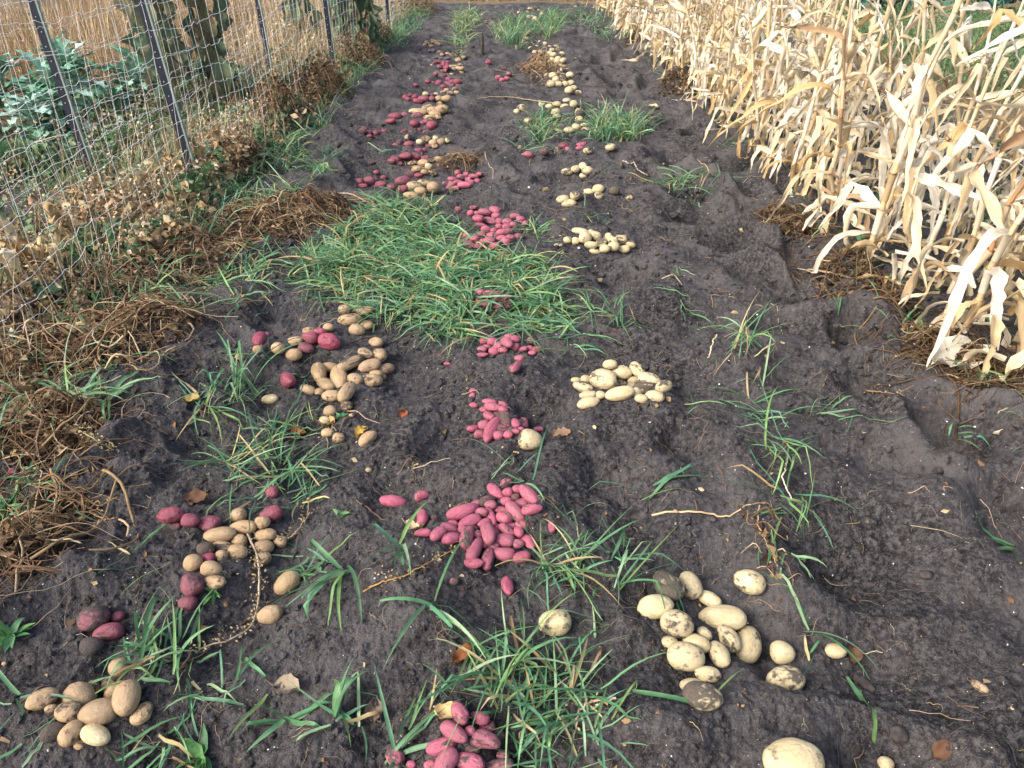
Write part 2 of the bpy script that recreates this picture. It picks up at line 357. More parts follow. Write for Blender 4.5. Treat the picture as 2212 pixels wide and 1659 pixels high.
# ------------------------------------------------------------------ ground
def build_ground():
    y = list(np.linspace(-3, .75, 50)); v = .75
    while v < 24: v += .0040 * max(v, .9) + .0006; y.append(v)
    while v < 320: v *= 1.13; y.append(v)
    y = np.array(y); u = np.linspace(-1, 1, 1001); e = np.array([1.02, 1.06, 1.12, 1.2, 1.35, 1.6, 2, 3, 5, 9])
    u = np.concatenate([-e[::-1], u, e]); hw = .70 * np.maximum(y, .3) + .85
    X = u[None] * hw[:, None] + np.sign(u)[None] * np.maximum(0, np.abs(u)[None] - 1.3) * 6; Y = np.broadcast_to(y[:, None], X.shape)
    Z = H(X.ravel(), Y.ravel()).reshape(X.shape)
    V = np.stack([X, Y, Z], -1).reshape(-1, 3)
    obj("soil_ground", mesh("soil_ground", V, grid_faces(1, X.shape[0], X.shape[1]), M_SOIL), kind="structure", label="dark crumbly dug garden soil", cat="ground")
build_ground()
#@@MORE
# ------------------------------------------------------------------ fence lines
def fence(x, ys, y0, y1, hgt, label, lean, seed):
    r = np.random.default_rng(seed)
    root = obj("wire_fence", None, None, label, "fence", "wire fences along the left of the bed", loc=(x, ys[0], 0))
    def off(V): V = np.asarray(V, float).copy(); V[..., 0] -= x; V[..., 1] -= ys[0]; return V
    acc = Acc(); lv = [.06, .14, .22, .31, .41, .52, .64, .77, .91, 1.06, 1.22, 1.38]
    sag = lambda y, z: .018 * np.sin(y * 1.45 + z * 3) + .012 * np.sin(y * 5.1 + z * 9)
    n = int((y1 - y0) / .045); y = np.linspace(y0, y1, n)
    bulge = lambda y, z: .025 * np.sin(y * 1.1 + 2 * z) + x
    for z in lv:
        if z > hgt: continue
        cr = .010 * np.where(((y + .02 * z) / .17) % 1 < .2, 1, 0) * np.where(np.floor(y / .17) % 2 == 0, 1, -1)
        P = np.stack([bulge(y, z), y, z + sag(y, z) + cr + .004 * r.normal(size=n)], 1)[None]
        tubes(acc, P, .0014, jit((.62, .62, .58), 1, .1), 4)
    ysn = np.arange(y0, y1, .17); zz = np.linspace(.06, min(hgt, 1.38), 14)
    P = np.stack([bulge(ysn[:, None], zz[None]) + .003, ysn[:, None] + .02 * np.sin(zz[None] * 7 + ysn[:, None] * 3) + .10 * r.normal(size=(len(ysn), 1)) * (zz[None] - .5) * .3,
                  zz[None] + sag(ysn[:, None], zz[None])], -1)
    tubes(acc, P, .0010, np.full((len(ysn), 3), .6), 4)
    a2 = acc.mesh("wire_netting", M_WIRE); v = np.empty(len(a2.vertices) * 3, np.float32); a2.vertices.foreach_get('co', v)
    v = off(v.reshape(-1, 3)).astype(np.float32); a2.vertices.foreach_set('co', v.ravel()); obj("wire_netting", a2, root)
    def box(acc, c, h, top, bot):
        cx, cy = c; hx, hy = h
        V = [(cx - hx, cy - hy, bot), (cx + hx, cy - hy, bot), (cx + hx, cy + hy, bot), (cx - hx, cy + hy, bot),
             (cx - hx, cy - hy, top), (cx + hx, cy - hy, top), (cx + hx, cy + hy, top), (cx - hx, cy + hy, top)]
        acc.add(V, [(0, 3, 2, 1), (4, 5, 6, 7), (0, 1, 5, 4), (1, 2, 6, 5), (2, 3, 7, 6), (3, 0, 4, 7)])
    for i, py in enumerate(ys):
        p = Acc(); box(p, (0, 0), (.027, .004), 1.62, -.2); box(p, (.004, .0225), (.004, .0185), 1.617, -.2)
        po = obj("post", p.mesh("post", M_POST, False), root, loc=(-.01, py - ys[0] - .03, 0))
        po.rotation_euler = (lean[i][1], lean[i][0], R_.uniform(-.25, .1))
        e = Acc(); box(e, (.0325, -.002), (.0055, .010), 1.60, -.19); obj("lit_edge_strip", e.mesh("lit_edge_strip", M_POSTE, False), po)  # strip added for the lit side of the flange, sunlight put into its colour
        if ys[i] > 10 or ys[i] < 2: continue
        st = Acc(); th = np.arange(6) * PI / 3
        V = np.concatenate([np.stack([.004 * np.cos(th), np.full(6, -.0042), .004 * np.sin(th)], 1), np.stack([.003 * np.cos(th), np.full(6, -.0085), .003 * np.sin(th)], 1)])
        st.add(V, [(j, (j + 1) % 6, 6 + (j + 1) % 6, 6 + j) for j in range(6)] + [(6, 7, 8, 9), (6, 9, 10, 11)]); sm = st.mesh("stud", M_STUD, False)
        for k in range(18): obj("stud", sm, po, loc=(-.004 + .004 * (k % 2), 0, .08 + k * .085))
FB_X, FA_X = -2.11, -2.92
fence(FB_X, [4.84, 9.3, 13.75, 18.2, .4], .3, 18.3, 1.4, "near wire fence on dark steel posts, along the heaps of dead potato vines",
      [(-.05, .02), (-.01, 0), (.02, 0), (0, 0), (0, 0)], 3)
fence(FA_X, [5.05, 9.45, 13.9, 18.3, .5], .4, 18.4, 1.4, "far wire fence on dark steel posts, in front of the kale",
      [(-.02, .01), (-.02, 0), (0, 0), (0, 0), (0, 0)], 4)

# ------------------------------------------------------------------ dry corn
CREAM = [(.78, .69, .51), (.83, .77, .63), (.75, .63, .43), (.64, .50, .30), (.81, .73, .57), (.86, .82, .72)]
def corn_leaf(r, p0, hd, L, wd, e0, bend, col, kinkt=None):
    """one blade: p0 start, hd heading, drooping ribbon with a midrib, waves and a torn tip"""
    s, cN = 16, 6; t = np.linspace(0, 1, s); e = e0 - bend * np.clip((t - .06) / .30, 0, 1) ** 1.2 + .25 * np.sin(t * 7 + r.random() * 6) * t
    if kinkt: e = np.where(t > kinkt, np.minimum(e, -1.35 + .35 * r.random()), e0 - .25 * t)
    hh = hd + r.normal() * .5 * t + .35 * np.sin(t * 6 + r.random() * 6) * t
    d = np.stack([np.cos(e) * np.cos(hh), np.cos(e) * np.sin(hh), np.sin(e)], 1) * (L / (s - 1))
    P = p0 + np.concatenate([np.zeros((1, 3)), np.cumsum(d[:-1], 0)]); P[:, 2] = np.maximum(P[:, 2], .012 + .01 * r.random())
    rl = r.normal() * .7 + r.normal() * 1.6 * t + .5 * np.sin(t * 9 + r.random() * 6)
    d /= np.linalg.norm(d, axis=1, keepdims=True)
    sd = np.stack([-np.sin(hh), np.cos(hh), 0 * hh], 1); nn = np.cross(d, sd)
    side = sd * np.cos(rl)[:, None] + nn * np.sin(rl)[:, None]; nr = np.cross(d, side)
    prof = np.minimum(1, .45 + 3 * t) * np.maximum(.05, 1 - np.clip((t - .35) / .65, 0, 1) ** 1.7)
    u = np.linspace(-1, 1, cN); curl = .15 + .5 * r.random(); ph = r.random() * 6
    hw = wd * .5 * prof
    off = hw[:, None] * (np.abs(u)[None] ** 1.3 * curl) + .007 * np.sin(t[:, None] * 26 + ph + 3 * u[None]) * np.abs(u)[None] + .002 * r.normal(size=(s, cN))
    edge = 1 + .20 * r.normal(size=(s, cN)) * (np.abs(u) > .9)[None]
    V = P[:, None] + side[:, None] * (hw[:, None] * u[None] * edge * (1 - .25 * curl * np.abs(u)))[..., None] + nr[:, None] * off[..., None]
    shade = (1 - .10 * (np.abs(u) < .25))[None, :, None]
    C = np.asarray(col)[None, None] * shade * (1 + .1 * np.sin(t * 5 + ph))[:, None, None]
    if r.random() < .14: C = C * np.array([1, .90, .74])
    UV = np.stack(np.broadcast_arrays((u[None] * .5 + .5), t[:, None]), -1).reshape(-1, 2)
    return V.reshape(-1, 3), grid_faces(1, s, cN), C.reshape(-1, 3), UV
def corn_parts(seed, tall=1.0, rust=False, broken=False):
    """lists of (name, Acc, material, parent index) for one plant, rooted at the origin"""
    r = np.random.default_rng(seed); out = []
    hgt = (1.25 + .5 * r.random()) * tall; n = 9
    z = hgt * np.cumsum(np.concatenate([[0], np.linspace(.7, 1.3, n - 1) / np.linspace(.7, 1.3, n - 1).sum()]))
    lean = r.normal(size=2) * .10; zig = r.normal(size=(n, 2)) * .012
    N = np.stack([lean[0] * z + zig[:, 0] + .06 * r.normal() * z ** 2, lean[1] * z + zig[:, 1] + .06 * r.normal() * z ** 2, z], 1); N[0, :2] = 0; N[0, 2] = -.04
    if broken:
        k = 4 + r.integers(0, 3); a = r.random() * 6.28
        dirv = np.array([np.cos(a) * .75, np.sin(a) * .75, -.35 + .6 * r.random()])
        for i in range(k + 1, n): N[i] = N[i - 1] + dirv * (z[i] - z[i - 1]) + r.normal(size=3) * .02
    pts, rad, cc = [], [], []
    base = np.array((.36, .19, .09)) if rust else np.array([(.60, .49, .31), (.50, .38, .22), (.50, .44, .20), (.64, .55, .40)][r.integers(0, 4)])
    R0 = .0125 + .003 * r.random()
    for i in range(n - 1):
        for f in (0.0, .03, .09, .5, .94):
            pts.append(N[i] * (1 - f) + N[i + 1] * f); q = (i + f) / (n - 1)
            rad.append(R0 * (1 - .62 * q) * (1.22 if f in (0.0, .03) else .95))
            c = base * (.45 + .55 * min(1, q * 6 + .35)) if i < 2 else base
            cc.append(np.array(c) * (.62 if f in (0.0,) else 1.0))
    pts.append(N[-1]); rad.append(R0 * .33); cc.append(base)
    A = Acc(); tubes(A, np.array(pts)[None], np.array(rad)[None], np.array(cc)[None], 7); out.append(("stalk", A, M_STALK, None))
    a0 = r.random() * 6.28
    for i in range(1, n):
        q = i / (n - 1); T = N[i] - N[i - 1] if i > 0 else np.array([0, 0, 1.]); T = T / np.linalg.norm(T)
        k = 1 if i > 4 else 2
        for j in range(k):
            L_ = Acc(); hd = a0 + PI * (i % 2) + r.normal() * .55 + j * 2.1
            col = np.array(CREAM[r.integers(0, 6)]) * (.92 + .12 * r.random())
            if i <= 2 and r.random() < .5: col = np.array([(.50, .34, .16), (.62, .48, .28), (.72, .62, .42)][r.integers(0, 3)])
            if rust: col = np.array([(.52, .38, .24), (.44, .29, .17), (.70, .57, .38)][r.integers(0, 3)]) * (.85 + .3 * r.random())
            # sheath round the stalk below the blade
            sh = np.stack([N[i - 1] * (1 - f) + N[i] * f for f in (.25, .5, .8, 1.0)]); sr = R0 * (1 - .62 * q) * np.array([1.25, 1.3, 1.4, 1.75])
            if j == 0: tubes(L_, sh[None], sr[None], col * .93, 7)
            L = (.42 + .38 * r.random()) * (1 - .25 * abs(q - .5)); wd = (.029 + .030 * r.random())
            low = q < .45
            V, Q, C, UV = corn_leaf(r, N[i].copy(), hd, L, wd, .9 - .5 * r.random() if not low else .5 * r.random(), (.35 + 1.3 * r.random()) if not low else 1.3 + .6 * r.random(),
                                    col, .12 + .5 * r.random() if r.random() < .6 else None)
            L_.add(V, Q, C=C, U=UV); out.append(("leaf", L_, M_CORN, None))
    if r.random() < .5:                                            # an ear in its husk
        i = 4 + r.integers(0, 2); p = N[i]; a = a0 + PI * (i % 2) + .3; e = r.choice([1.0, -.9, .6]); d = np.array([np.cos(a) * np.cos(e), np.sin(a) * np.cos(e), np.sin(e)])
        t = np.linspace(0, 1, 9); E = Acc(); P = p + d * (t * .21)[:, None] + d * .015
        tubes(E, P[None], (.004 + .021 * np.sin(np.clip(t * 1.12, 0, 1) * PI) ** .75)[None], np.array((.70, .60, .40)) * (.55 if rust else 1), 8); out.append(("ear", E, M_STALK, None))
        K = Acc(); m = 14; dd = d + r.normal(size=(m, 3)) * .28; tt = np.linspace(0, 1, 5)
        tubes(K, P[-2] + dd[:, None] * (tt * .055)[None, :, None] + np.array([0, 0, -.02]) * (tt ** 2)[None, :, None], .0014, jit((.14, .075, .045), m), 3); out.append(("silk", K, M_DRY, len(out) - 1))
    if r.random() < .6:                                            # tassel
        K = Acc(); m = 9; tt = np.linspace(0, 1, 6); top = N[-1]; dirn = N[-1] - N[-2]; dirn /= np.linalg.norm(dirn)
        dd = dirn + r.normal(size=(m, 3)) * .35; P = top + dd[:, None] * (tt * .2)[None, :, None] + np.array([0, 0, -.12]) * (tt ** 2)[None, :, None]
        tubes(K, P, .0024, jit((.46, .37, .25), m), 3)
        crumbs(K, P[:, 1:].reshape(-1, 3).repeat(3, 0) + r.normal(size=(m * 5 * 3, 3)) * .006, .013, jit((.45, .36, .25), m * 15)); out.append(("tassel", K, M_DRY, None))
    return out
PROTO, PLAIN = [], []
for s in range(12):
    parts = corn_parts(100 + s, rust=(s == 7), broken=(s in (2, 5, 9)))
    PROTO.append([(nm, A.mesh("corn_" + nm, m), p) for nm, A, m, p in parts])
    J = Acc()
    for nm, A, m, p in parts:
        if m is M_CORN or True:
            V = np.concatenate(A.V); C = np.concatenate(A.C); U = np.concatenate(A.U)
            J.add(V, np.concatenate(A.Q) if A.Q else None, None, C, U)
    PLAIN.append(J.mesh("corn_whole", M_CORN))
CSEEN = {}
def corn(x, y, rz, sc, k, label, tilt, whole=False, group="dry corn plants in the patch on the right"):
    z = float(H(np.array([x]), np.array([y]))[0])
    if whole: root = obj("corn_plant", PLAIN[k], None, label, "corn plant", group)
    else:
        root = obj("corn_plant", None, None, label, "corn plant", group); made = []
        for nm, me, p in PROTO[k]: made.append(obj(nm, me, made[p] if p is not None else root))
    root.location = (x, y, z); root.rotation_euler = (tilt[0], tilt[1], rz); root.scale = (sc, sc, sc)
    return root
KLOOK = ["cream", "pale", "snapped cream", "tan", "bleached", "snapped pale", "straw-yellow", "rust-brown", "cream", "snapped tan", "whitish", "ragged tan"]
rows = [("front", 2.06, 2.35, 18.0, .235), ("second", 2.62, 2.75, 17.5, .27), ("back", 3.15, 3.4, 17.5, .33)]
for rn, x0, ya, yb, stp in rows:
    y, k = ya, 0
    while y < yb:
        k += 1
        x = x0 + R_.uniform(-.13, .13); pk = R_.randrange(12)
        if pk == 7 and R_.random() < .6: pk = 3
        if rn == "front" and k in (4, 9): pk = 7
        if rn == "front" and k in (1, 2): x += .10
        lab = "%s dry corn plant, %s from the near end of the %s row" % (KLOOK[pk], ordn(k), rn)
        corn(x, y, R_.uniform(0, 6.28), R_.uniform(.85, 1.12) * (1 if rn == "front" else .97), pk, lab, (R_.gauss(0, .07), R_.gauss(.02, .09)), whole=(y > (8.5 if rn == "front" else 6.5)))
        y += stp * R_.uniform(.75, 1.3) * (1.6 if rn != "front" and y < 6.0 else 1)
# fallen corn leaves and stalk pieces at the feet of the rows
A = Acc(); n = 850
yy = 2.0 + 15.5 * rng.random(n) ** 1.25; xx = 1.85 + 1.6 * rng.random(n)
for i in range(n):
    V, Q, C, U = corn_leaf(rng, np.array([xx[i], yy[i], float(H(xx[i:i+1], yy[i:i+1], False)[0]) + .03 + .5 * rng.random() ** 1.6]), rng.random() * 6.28, .25 + .4 * rng.random(), .025 + .03 * rng.random(), .5 * rng.random() - .1, .9 + rng.random(), np.array(CREAM[rng.integers(0, 6)]) * (.75 + .3 * rng.random()), None)
    A.add(V, Q, C=C, U=U)
obj("corn_litter", A.mesh("corn_litter", M_CORN), kind="stuff", label="fallen dry corn leaves lying among the foot of the stalks", cat="leaf litter")

# ------------------------------------------------------------------ vine heaps
def vine_heap(label, px, py, rx, ry, hgt, n=90, crumb=420, pale=.25, group="heaps of pulled dead potato vines", wild=1.0, tint=1.0):
    c, t = hit([px], [py]); c = c[0]
    (x1, _), (x2, _) = [hit([px + s * rx], [py])[0][0][:2] for s in (-1, 1)]
    (_, y1), (_, y2) = [hit([px], [max(4, py + s * ry)])[0][0][:2] for s in (1, -1)]
    Rx, Ry = abs(x2 - x1) / 2, min(max(abs(y2 - y1) / 2, .12), 1.6 * abs(x2 - x1) / 2 + .25)
    root = obj("vine_heap", None, None, label, "vine heap", group, loc=(c[0], c[1], 0))
    n = int(n * 1.5); a, r = rng.random(n) * 6.28, np.sqrt(rng.random(n))
    bx = c[0] + Rx * r * np.cos(a); by = c[1] + Ry * r * np.sin(a); s = 14
    mound = lambda x, y: hgt * (.55 + .9 * np.clip(.5 + fbm(x * 4.5, y * 4.5, 2, 131), 0, 1)) * np.maximum(0, 1 - ((x - c[0]) / (Rx * 1.1)) ** 2 - ((y - c[1]) / (Ry * 1.1)) ** 2)
    hd = rng.random(n) * 6.28; L = (.18 + .4 * rng.random(n)) * wild; curv = rng.normal(size=n) * 1.8
    tt = np.linspace(-.5, .5, s); hh = hd[:, None] + curv[:, None] * tt[None] + .5 * np.cumsum(rng.normal(size=(n, s)) * .45, 1)
    st = (L / (s - 1))[:, None]
    X = bx[:, None] + np.cumsum(np.cos(hh) * st, 1) - (np.cos(hd) * L / 2)[:, None]; Y = by[:, None] + np.cumsum(np.sin(hh) * st, 1) - (np.sin(hd) * L / 2)[:, None]
    lay = rng.random((n, 1)) ** .6
    Z = H(X.ravel(), Y.ravel(), False).reshape(n, s) + .012 + mound(X, Y) * lay + .035 * np.sin(tt[None] * 9 + rng.random((n, 1)) * 6) * rng.random((n, 1)) + .05 * rng.random((n, 1)) ** 2
    P = np.stack([X - c[0], Y - c[1], Z], -1)
    col = palette([(.29, .185, .105), (.20, .125, .075), (.58, .45, .30), (.38, .26, .15), (.13, .08, .052)], n, .2, np.array([.32, .28, .9 * pale, .24, .12]) / (.96 + .9 * pale))
    col = col * tint
    A = Acc(); tubes(A, P, np.where(rng.random((n, 1)) < .13, .0030 + .0022 * rng.random((n, 1)), .0008 + .0018 * rng.random((n, 1)) ** 2) * np.linspace(1.15, .6, s)[None], col, 4)
    obj("vine_stem", A.mesh("vine_stem", M_DRY), root, kind="stuff")
    m = int(crumb * 1.7); a, r = rng.random(m) * 6.28, rng.random(m) ** .55
    x = c[0] + Rx * r * np.cos(a) * 1.05; y = c[1] + Ry * r * np.sin(a) * 1.05
    z = H(x, y, False) + .01 + mound(x, y) * (.25 + .75 * rng.random(m) ** .5)
    A = Acc(); crumbs(A, np.stack([x - c[0], y - c[1], z], 1), .015 + .035 * rng.random(m) ** 2, palette([(.115, .072, .045), (.17, .108, .065), (.27, .185, .11), (.075, .05, .036), (.38, .28, .17)], m, .25) * tint)
    obj("dead_leaf", A.mesh("dead_leaf", M_DRY), root, kind="stuff")
HEAPS = [("large russet vine heap between the fence and the big grass patch", 590, 488, 150, 46, .12, 150, 600),
         ("low vine heap touching the left edge of the big grass patch", 705, 462, 62, 36, .13, 60, 300),
         ("brown vine heap spilling toward the soil left of the grass patch", 420, 565, 110, 50, .12, 110, 420),
         ("wide tangled vine heap at the left edge below the fence", 180, 650, 180, 70, .14, 200, 760),
         ("brown vine heap with bent pale stems beside the soil mound", 260, 735, 125, 55, .11, 170, 560),
         ("vine heap at the left frame edge below the wide tangle", 70, 800, 120, 75, .13, 140, 600),
         ("crumpled leafy vine heap above the lone red potato", 90, 945, 105, 62, .10, 110, 420),
         ("low vine wisp at the left edge above the bottom-left tan heap", 45, 1180, 80, 60, .07, 60, 200),
         ("small dry vine scrap left of the red and tan cluster", 120, 1110, 70, 35, .05, 34, 90),
         ("tall russet vine heap at the foot of the second fence post", 690, 215, 52, 42, .42, 130, 1300),
         ("russet vine heap left of the soil beside the third post", 605, 285, 52, 42, .34, 120, 1200),
         ("small russet vine heap by the green weeds under the fence", 520, 370, 60, 36, .26, 90, 800),
         ("vine heap under the dead sunflower by the fence", 770, 150, 60, 34, .34, 110, 900),
         ("vine heap at the foot of the far fence post", 800, 100, 45, 26, .38, 90, 800),
         ("far russet vine heap where the grass verge ends", 890, 30, 52, 26, .55, 110, 900),
         ("vine heap at the foot of the corn beside the footprint hollow", 1870, 600, 95, 52, .05, 90, 600, .10, "heaps of pulled dead potato vines", 1.0, .5),
         ("dark vine heap beside the shredded leaf at the corn edge", 2030, 745, 80, 45, .04, 60, 500, .10, "heaps of pulled dead potato vines", 1.0, .5),
         ("vine heap with loose stems at the right edge under the corn", 2150, 830, 80, 50, .05, 70, 500, .10, "heaps of pulled dead potato vines", 1.0, .5),
         ("rounded vine heap by the grass tuft at the corn edge", 1700, 478, 48, 34, .10, 60, 600, .10, "heaps of pulled dead potato vines", 1.0, .5),
         ("russet vine heap leaning on the corn halfway along the row", 1470, 190, 40, 26, .16, 60, 500, .1, "heaps of pulled dead potato vines", 1.0, .5),
         ("small vine heap where the corn meets the dark trench", 1375, 100, 36, 18, .14, 40, 320, .1, "heaps of pulled dead potato vines", 1.0, .5),
         ("wilted brown vine clump left of the far yellow potatoes", 1165, 160, 40, 24, .18, 90, 200, .2, "heaps of pulled dead potato vines", 1.3),
         ("low vine scrap above the pink potatoes in the middle row", 990, 355, 45, 14, .05, 30, 90),
         ("thin vine scrap on the right soil strip near the corn trench", 1660, 1190, 12, 24, .02, 6, 16, .2, "heaps of pulled dead potato vines", .3, .8)]
HEAPS = [h_ + ((.25, "heaps of pulled dead potato vines", 1.0, .85) if len(h_) == 8 else ()) for h_ in HEAPS]
for h_ in HEAPS: vine_heap(*h_)
# ------------------------------------------------------------------ potatoes
def ico(sub):
    import bmesh
    bm = bmesh.new(); bmesh.ops.create_icosphere(bm, subdivisions=sub, radius=1.0)
    V = np.array([v.co[:] for v in bm.verts]); F = np.array([[v.index for v in f.verts] for f in bm.faces]); bm.free(); return V, F
ICO4, ICO2, ICO1 = ico(5), ico(3), ico(1)
def noise3(V, f, seed):
    return (perlin(V[:, 0] * f + 3.1, V[:, 1] * f + 1.7, seed) + perlin(V[:, 1] * f + 7.7, V[:, 2] * f - 2.2, seed + 1) + perlin(V[:, 2] * f - 5.5, V[:, 0] * f + 4.4, seed + 2)) / 1.7
def potato_mesh(name, m, kind, seed, I):
    """a potato of length 1 along x and width 1, unit box; scaled per object"""
    r = np.random.default_rng(seed); V = I[0].copy(); n = V / np.linalg.norm(V, axis=1, keepdims=True)
    V = n.copy(); V[:, 1:] *= (1 + (.16 if kind == 'finger' else .06) * n[:, :1] ** 2)
    amp = {'round': .06, 'oval': .07, 'knob': .14, 'finger': .07}[kind]
    V = V * (1 + amp * noise3(n, .9, seed)[:, None] + amp * .35 * noise3(n, 2.3, seed + 5)[:, None] + .006 * noise3(n, 7, seed + 9)[:, None])
    tp = r.uniform(-.16, .16) if kind != 'finger' else r.choice([-1, 1]) * r.uniform(.08, .24)
    V[:, 1:] *= (1 + tp * V[:, :1]); V[:, 1] += (.20 if kind == 'finger' else .04) * r.normal() * (V[:, 0] ** 2 - .4)
    for k in range(7 if kind != 'finger' else 9):                  # eyes: shallow dents with a brow
        d = r.normal(size=3); d /= np.linalg.norm(d); q = ((n - d) ** 2).sum(1)
        V -= n * (.065 * np.exp(-q / .006) - .012 * np.exp(-((np.sqrt(q) - .14) / .05) ** 2))[:, None]
    V -= (V.max(0) + V.min(0)) / 2; V /= (V.max(0) - V.min(0))
    return mesh(name, V, I[1], m)
KINDS = {'Y': ('yellow_potato', 'yellow potato', M_YEL, ['oval', 'oval', 'round', 'oval', 'round', 'oval', 'oval']), 'T': ('tan_potato', 'tan potato', M_TAN, ['oval', 'round', 'oval', 'knob', 'oval', 'round']),
         'R': ('red_potato', 'red potato', M_RED, ['round', 'oval', 'oval', 'round', 'knob']), 'F': ('pink_potato', 'pink potato', M_FIN, ['finger', 'finger', 'oval', 'finger', 'finger', 'oval', 'knob', 'finger', 'oval']),
         'P': ('purple_potato', 'purple potato', M_PUR, ['oval', 'finger', 'round'])}
PM = {}
for k, (nm, ct, m_, ks) in KINDS.items():
    PM[k] = [(potato_mesh(nm, m_, kd, 900 + 31 * i + ord(k), ICO4), potato_mesh(nm, m_, kd, 900 + 31 * i + ord(k), ICO2)) for i, kd in enumerate(ks)]
HP = []      # (heap phrase, list of (type, px, py, len px, wid px, angle, dirt, label))
def heap(phrase, c, r, txt, **kw):
    ox, oy = c * 553.0, r * 553.0; L = []; txt = txt.strip()
    for it in txt.replace("\n", " ").split(";"):
        it = it.strip()
        if not it: continue
        lab = None
        if "|" in it: it, lab = it.split("|")
        ty, v = it[0], [float(q) if q else None for q in it[1:].split(",")]
        x, y, l = v[0], v[1], v[2]; w_ = v[3] if len(v) > 3 and v[3] else l * R_.uniform(.72, .92); a = v[4] if len(v) > 4 and v[4] is not None else R_.uniform(-40, 40); d = v[5] if len(v) > 5 else R_.choice([.15, .25, .35, .45, .55])
        if kw.get('s'): l, w_ = l * kw['s'], w_ * kw['s']
        L.append([ty, ox + x / 3, oy + y / 3, l / 3 * 1.05, w_ / 3 * 1.06, a, d, lab])
    HP.append((phrase, L))
#@@POT
heap("the bottom-left tan heap", 0, 2, """T772,1003,125,120,0,.15|plain round tan potato perched behind the bottom-left tan heap, against the grass; T590,1150,95,85,60,.5; T690,1130,100,85,0,.5; T755,1150,145,90,-30,.1; T828,1215,200,165,70,.25;
 T508,1195,205,170,20,.08|largest smooth tan potato on top of the bottom-left tan heap; T282,1213,175,130,-30,.35; T405,1215,90,80,0,.5; T432,1290,160,130,10,.4; T628,1305,240,165,-8,.3; T912,1298,140,110,-60,.25; T350,1420,150,110,-25,.95|soil-caked dark potato at the lower left of the bottom-left tan heap;
 T470,1428,150,120,-70,.35; Y620,1443,195,125,15,.05|pale cracked potato lying lowest in the bottom-left heap; T520,1505,85,60,0,.5; T340,1280,80,60,0,.5""")
heap("the four dark red potatoes left of the grass", 0, 2, """R608,690,185,165,-10,.62|large dusty red potato, topmost of the four left of the bottom-left grass; R765,678,80,75,0,.2|small round red potato between the grass and three bigger dusty red ones; R703,778,190,115,-5,.35|oval red potato under a grass blade above the bottom-left tan heap; P590,870,150,115,10,.97|blackened soil-caked potato below the dusty red ones at bottom left""")
heap("the red and tan cluster at left", 0, 2, """R1125,40,165,110,-10,.3; R1135,75,75,55,0,.65; R1232,55,112,92,0,.1; R1352,75,150,112,0,.2; T1425,150,190,105,-10,.2; T1600,95,170,88,0,.15; T1440,222,130,80,0,.5; T1330,240,110,88,0,.7; T1550,188,95,90,0,.3; T1430,285,80,75,0,.3; T1537,262,125,108,0,.3;
 R1352,300,90,76,0,.1|small bright red potato between two round tan ones in the left cluster; T1252,328,115,110,0,.15; T1372,370,135,100,10,.25; T1720,150,140,88,0,.3; T1709,215,130,98,0,.15; T1809,190,92,76,0,.65; T1704,302,102,92,0,.4; T1685,88,100,85,0,.2; R1758,10,145,105,-8,.45|big dusty red potato at the top right of the left red and tan cluster; T1545,20,100,95,0,.2""")
heap("the low trio under the left cluster", 0, 2, """R1240,490,160,140,20,.42|large dusty red potato in the trio below the left cluster; T1385,455,165,88,8,.35|pointed tan potato touching the large red one below the left cluster; R1220,573,120,98,0,.08|clean small red potato lowest of the trio below the left cluster""")
heap("the lone pair", 1, 2, """T200,460,165,132,-45,.12|tan potato lying alone beside the tall pale dead stem; T90,665,160,118,-5,.2|tan potato alone on the soil at the foot of the pale dead stem""")
heap("the single potatoes of the left side", 0, 1, """R87,1393,56,50,0,.1|lone little red potato hanging from a vine at the left edge; T30,2640,34,30,0,.4|tiny tan potato at the left frame edge beside the bottom-left heap; T1555,655,58,42,0,.3|tiny tan potato alone left of the leaning grass blades; R1765,1530,82,82,0,.4|red potato standing alone above the left red and tan cluster""")
heap("the lower pink heap", 1, 2, """F1320,1305,150,100,50,.3|pink potato topmost of the lower pink heap, under grass blades; F1285,1425,195,98,30,.25; F1450,1335,125,78,20,.4; F1390,1420,68,62,0,.1; F1497,1395,105,72,-10,.45; F1475,1480,195,108,10,.55; F1560,1440,95,72,40,.75; F1210,1535,200,98,-15,.3; F1230,1600,175,122,-45,.3; F1385,1610,205,115,20,.35; F1410,1540,95,60,0,.65;
 F905,1590,155,108,55,.55|dusty pink potato apart to the left of the lower pink heap; F1005,1640,65,55,0,.3; F1130,1640,85,65,0,.3; F1580,1645,170,80,0,.6; F1600,1580,85,70,0,.75""")
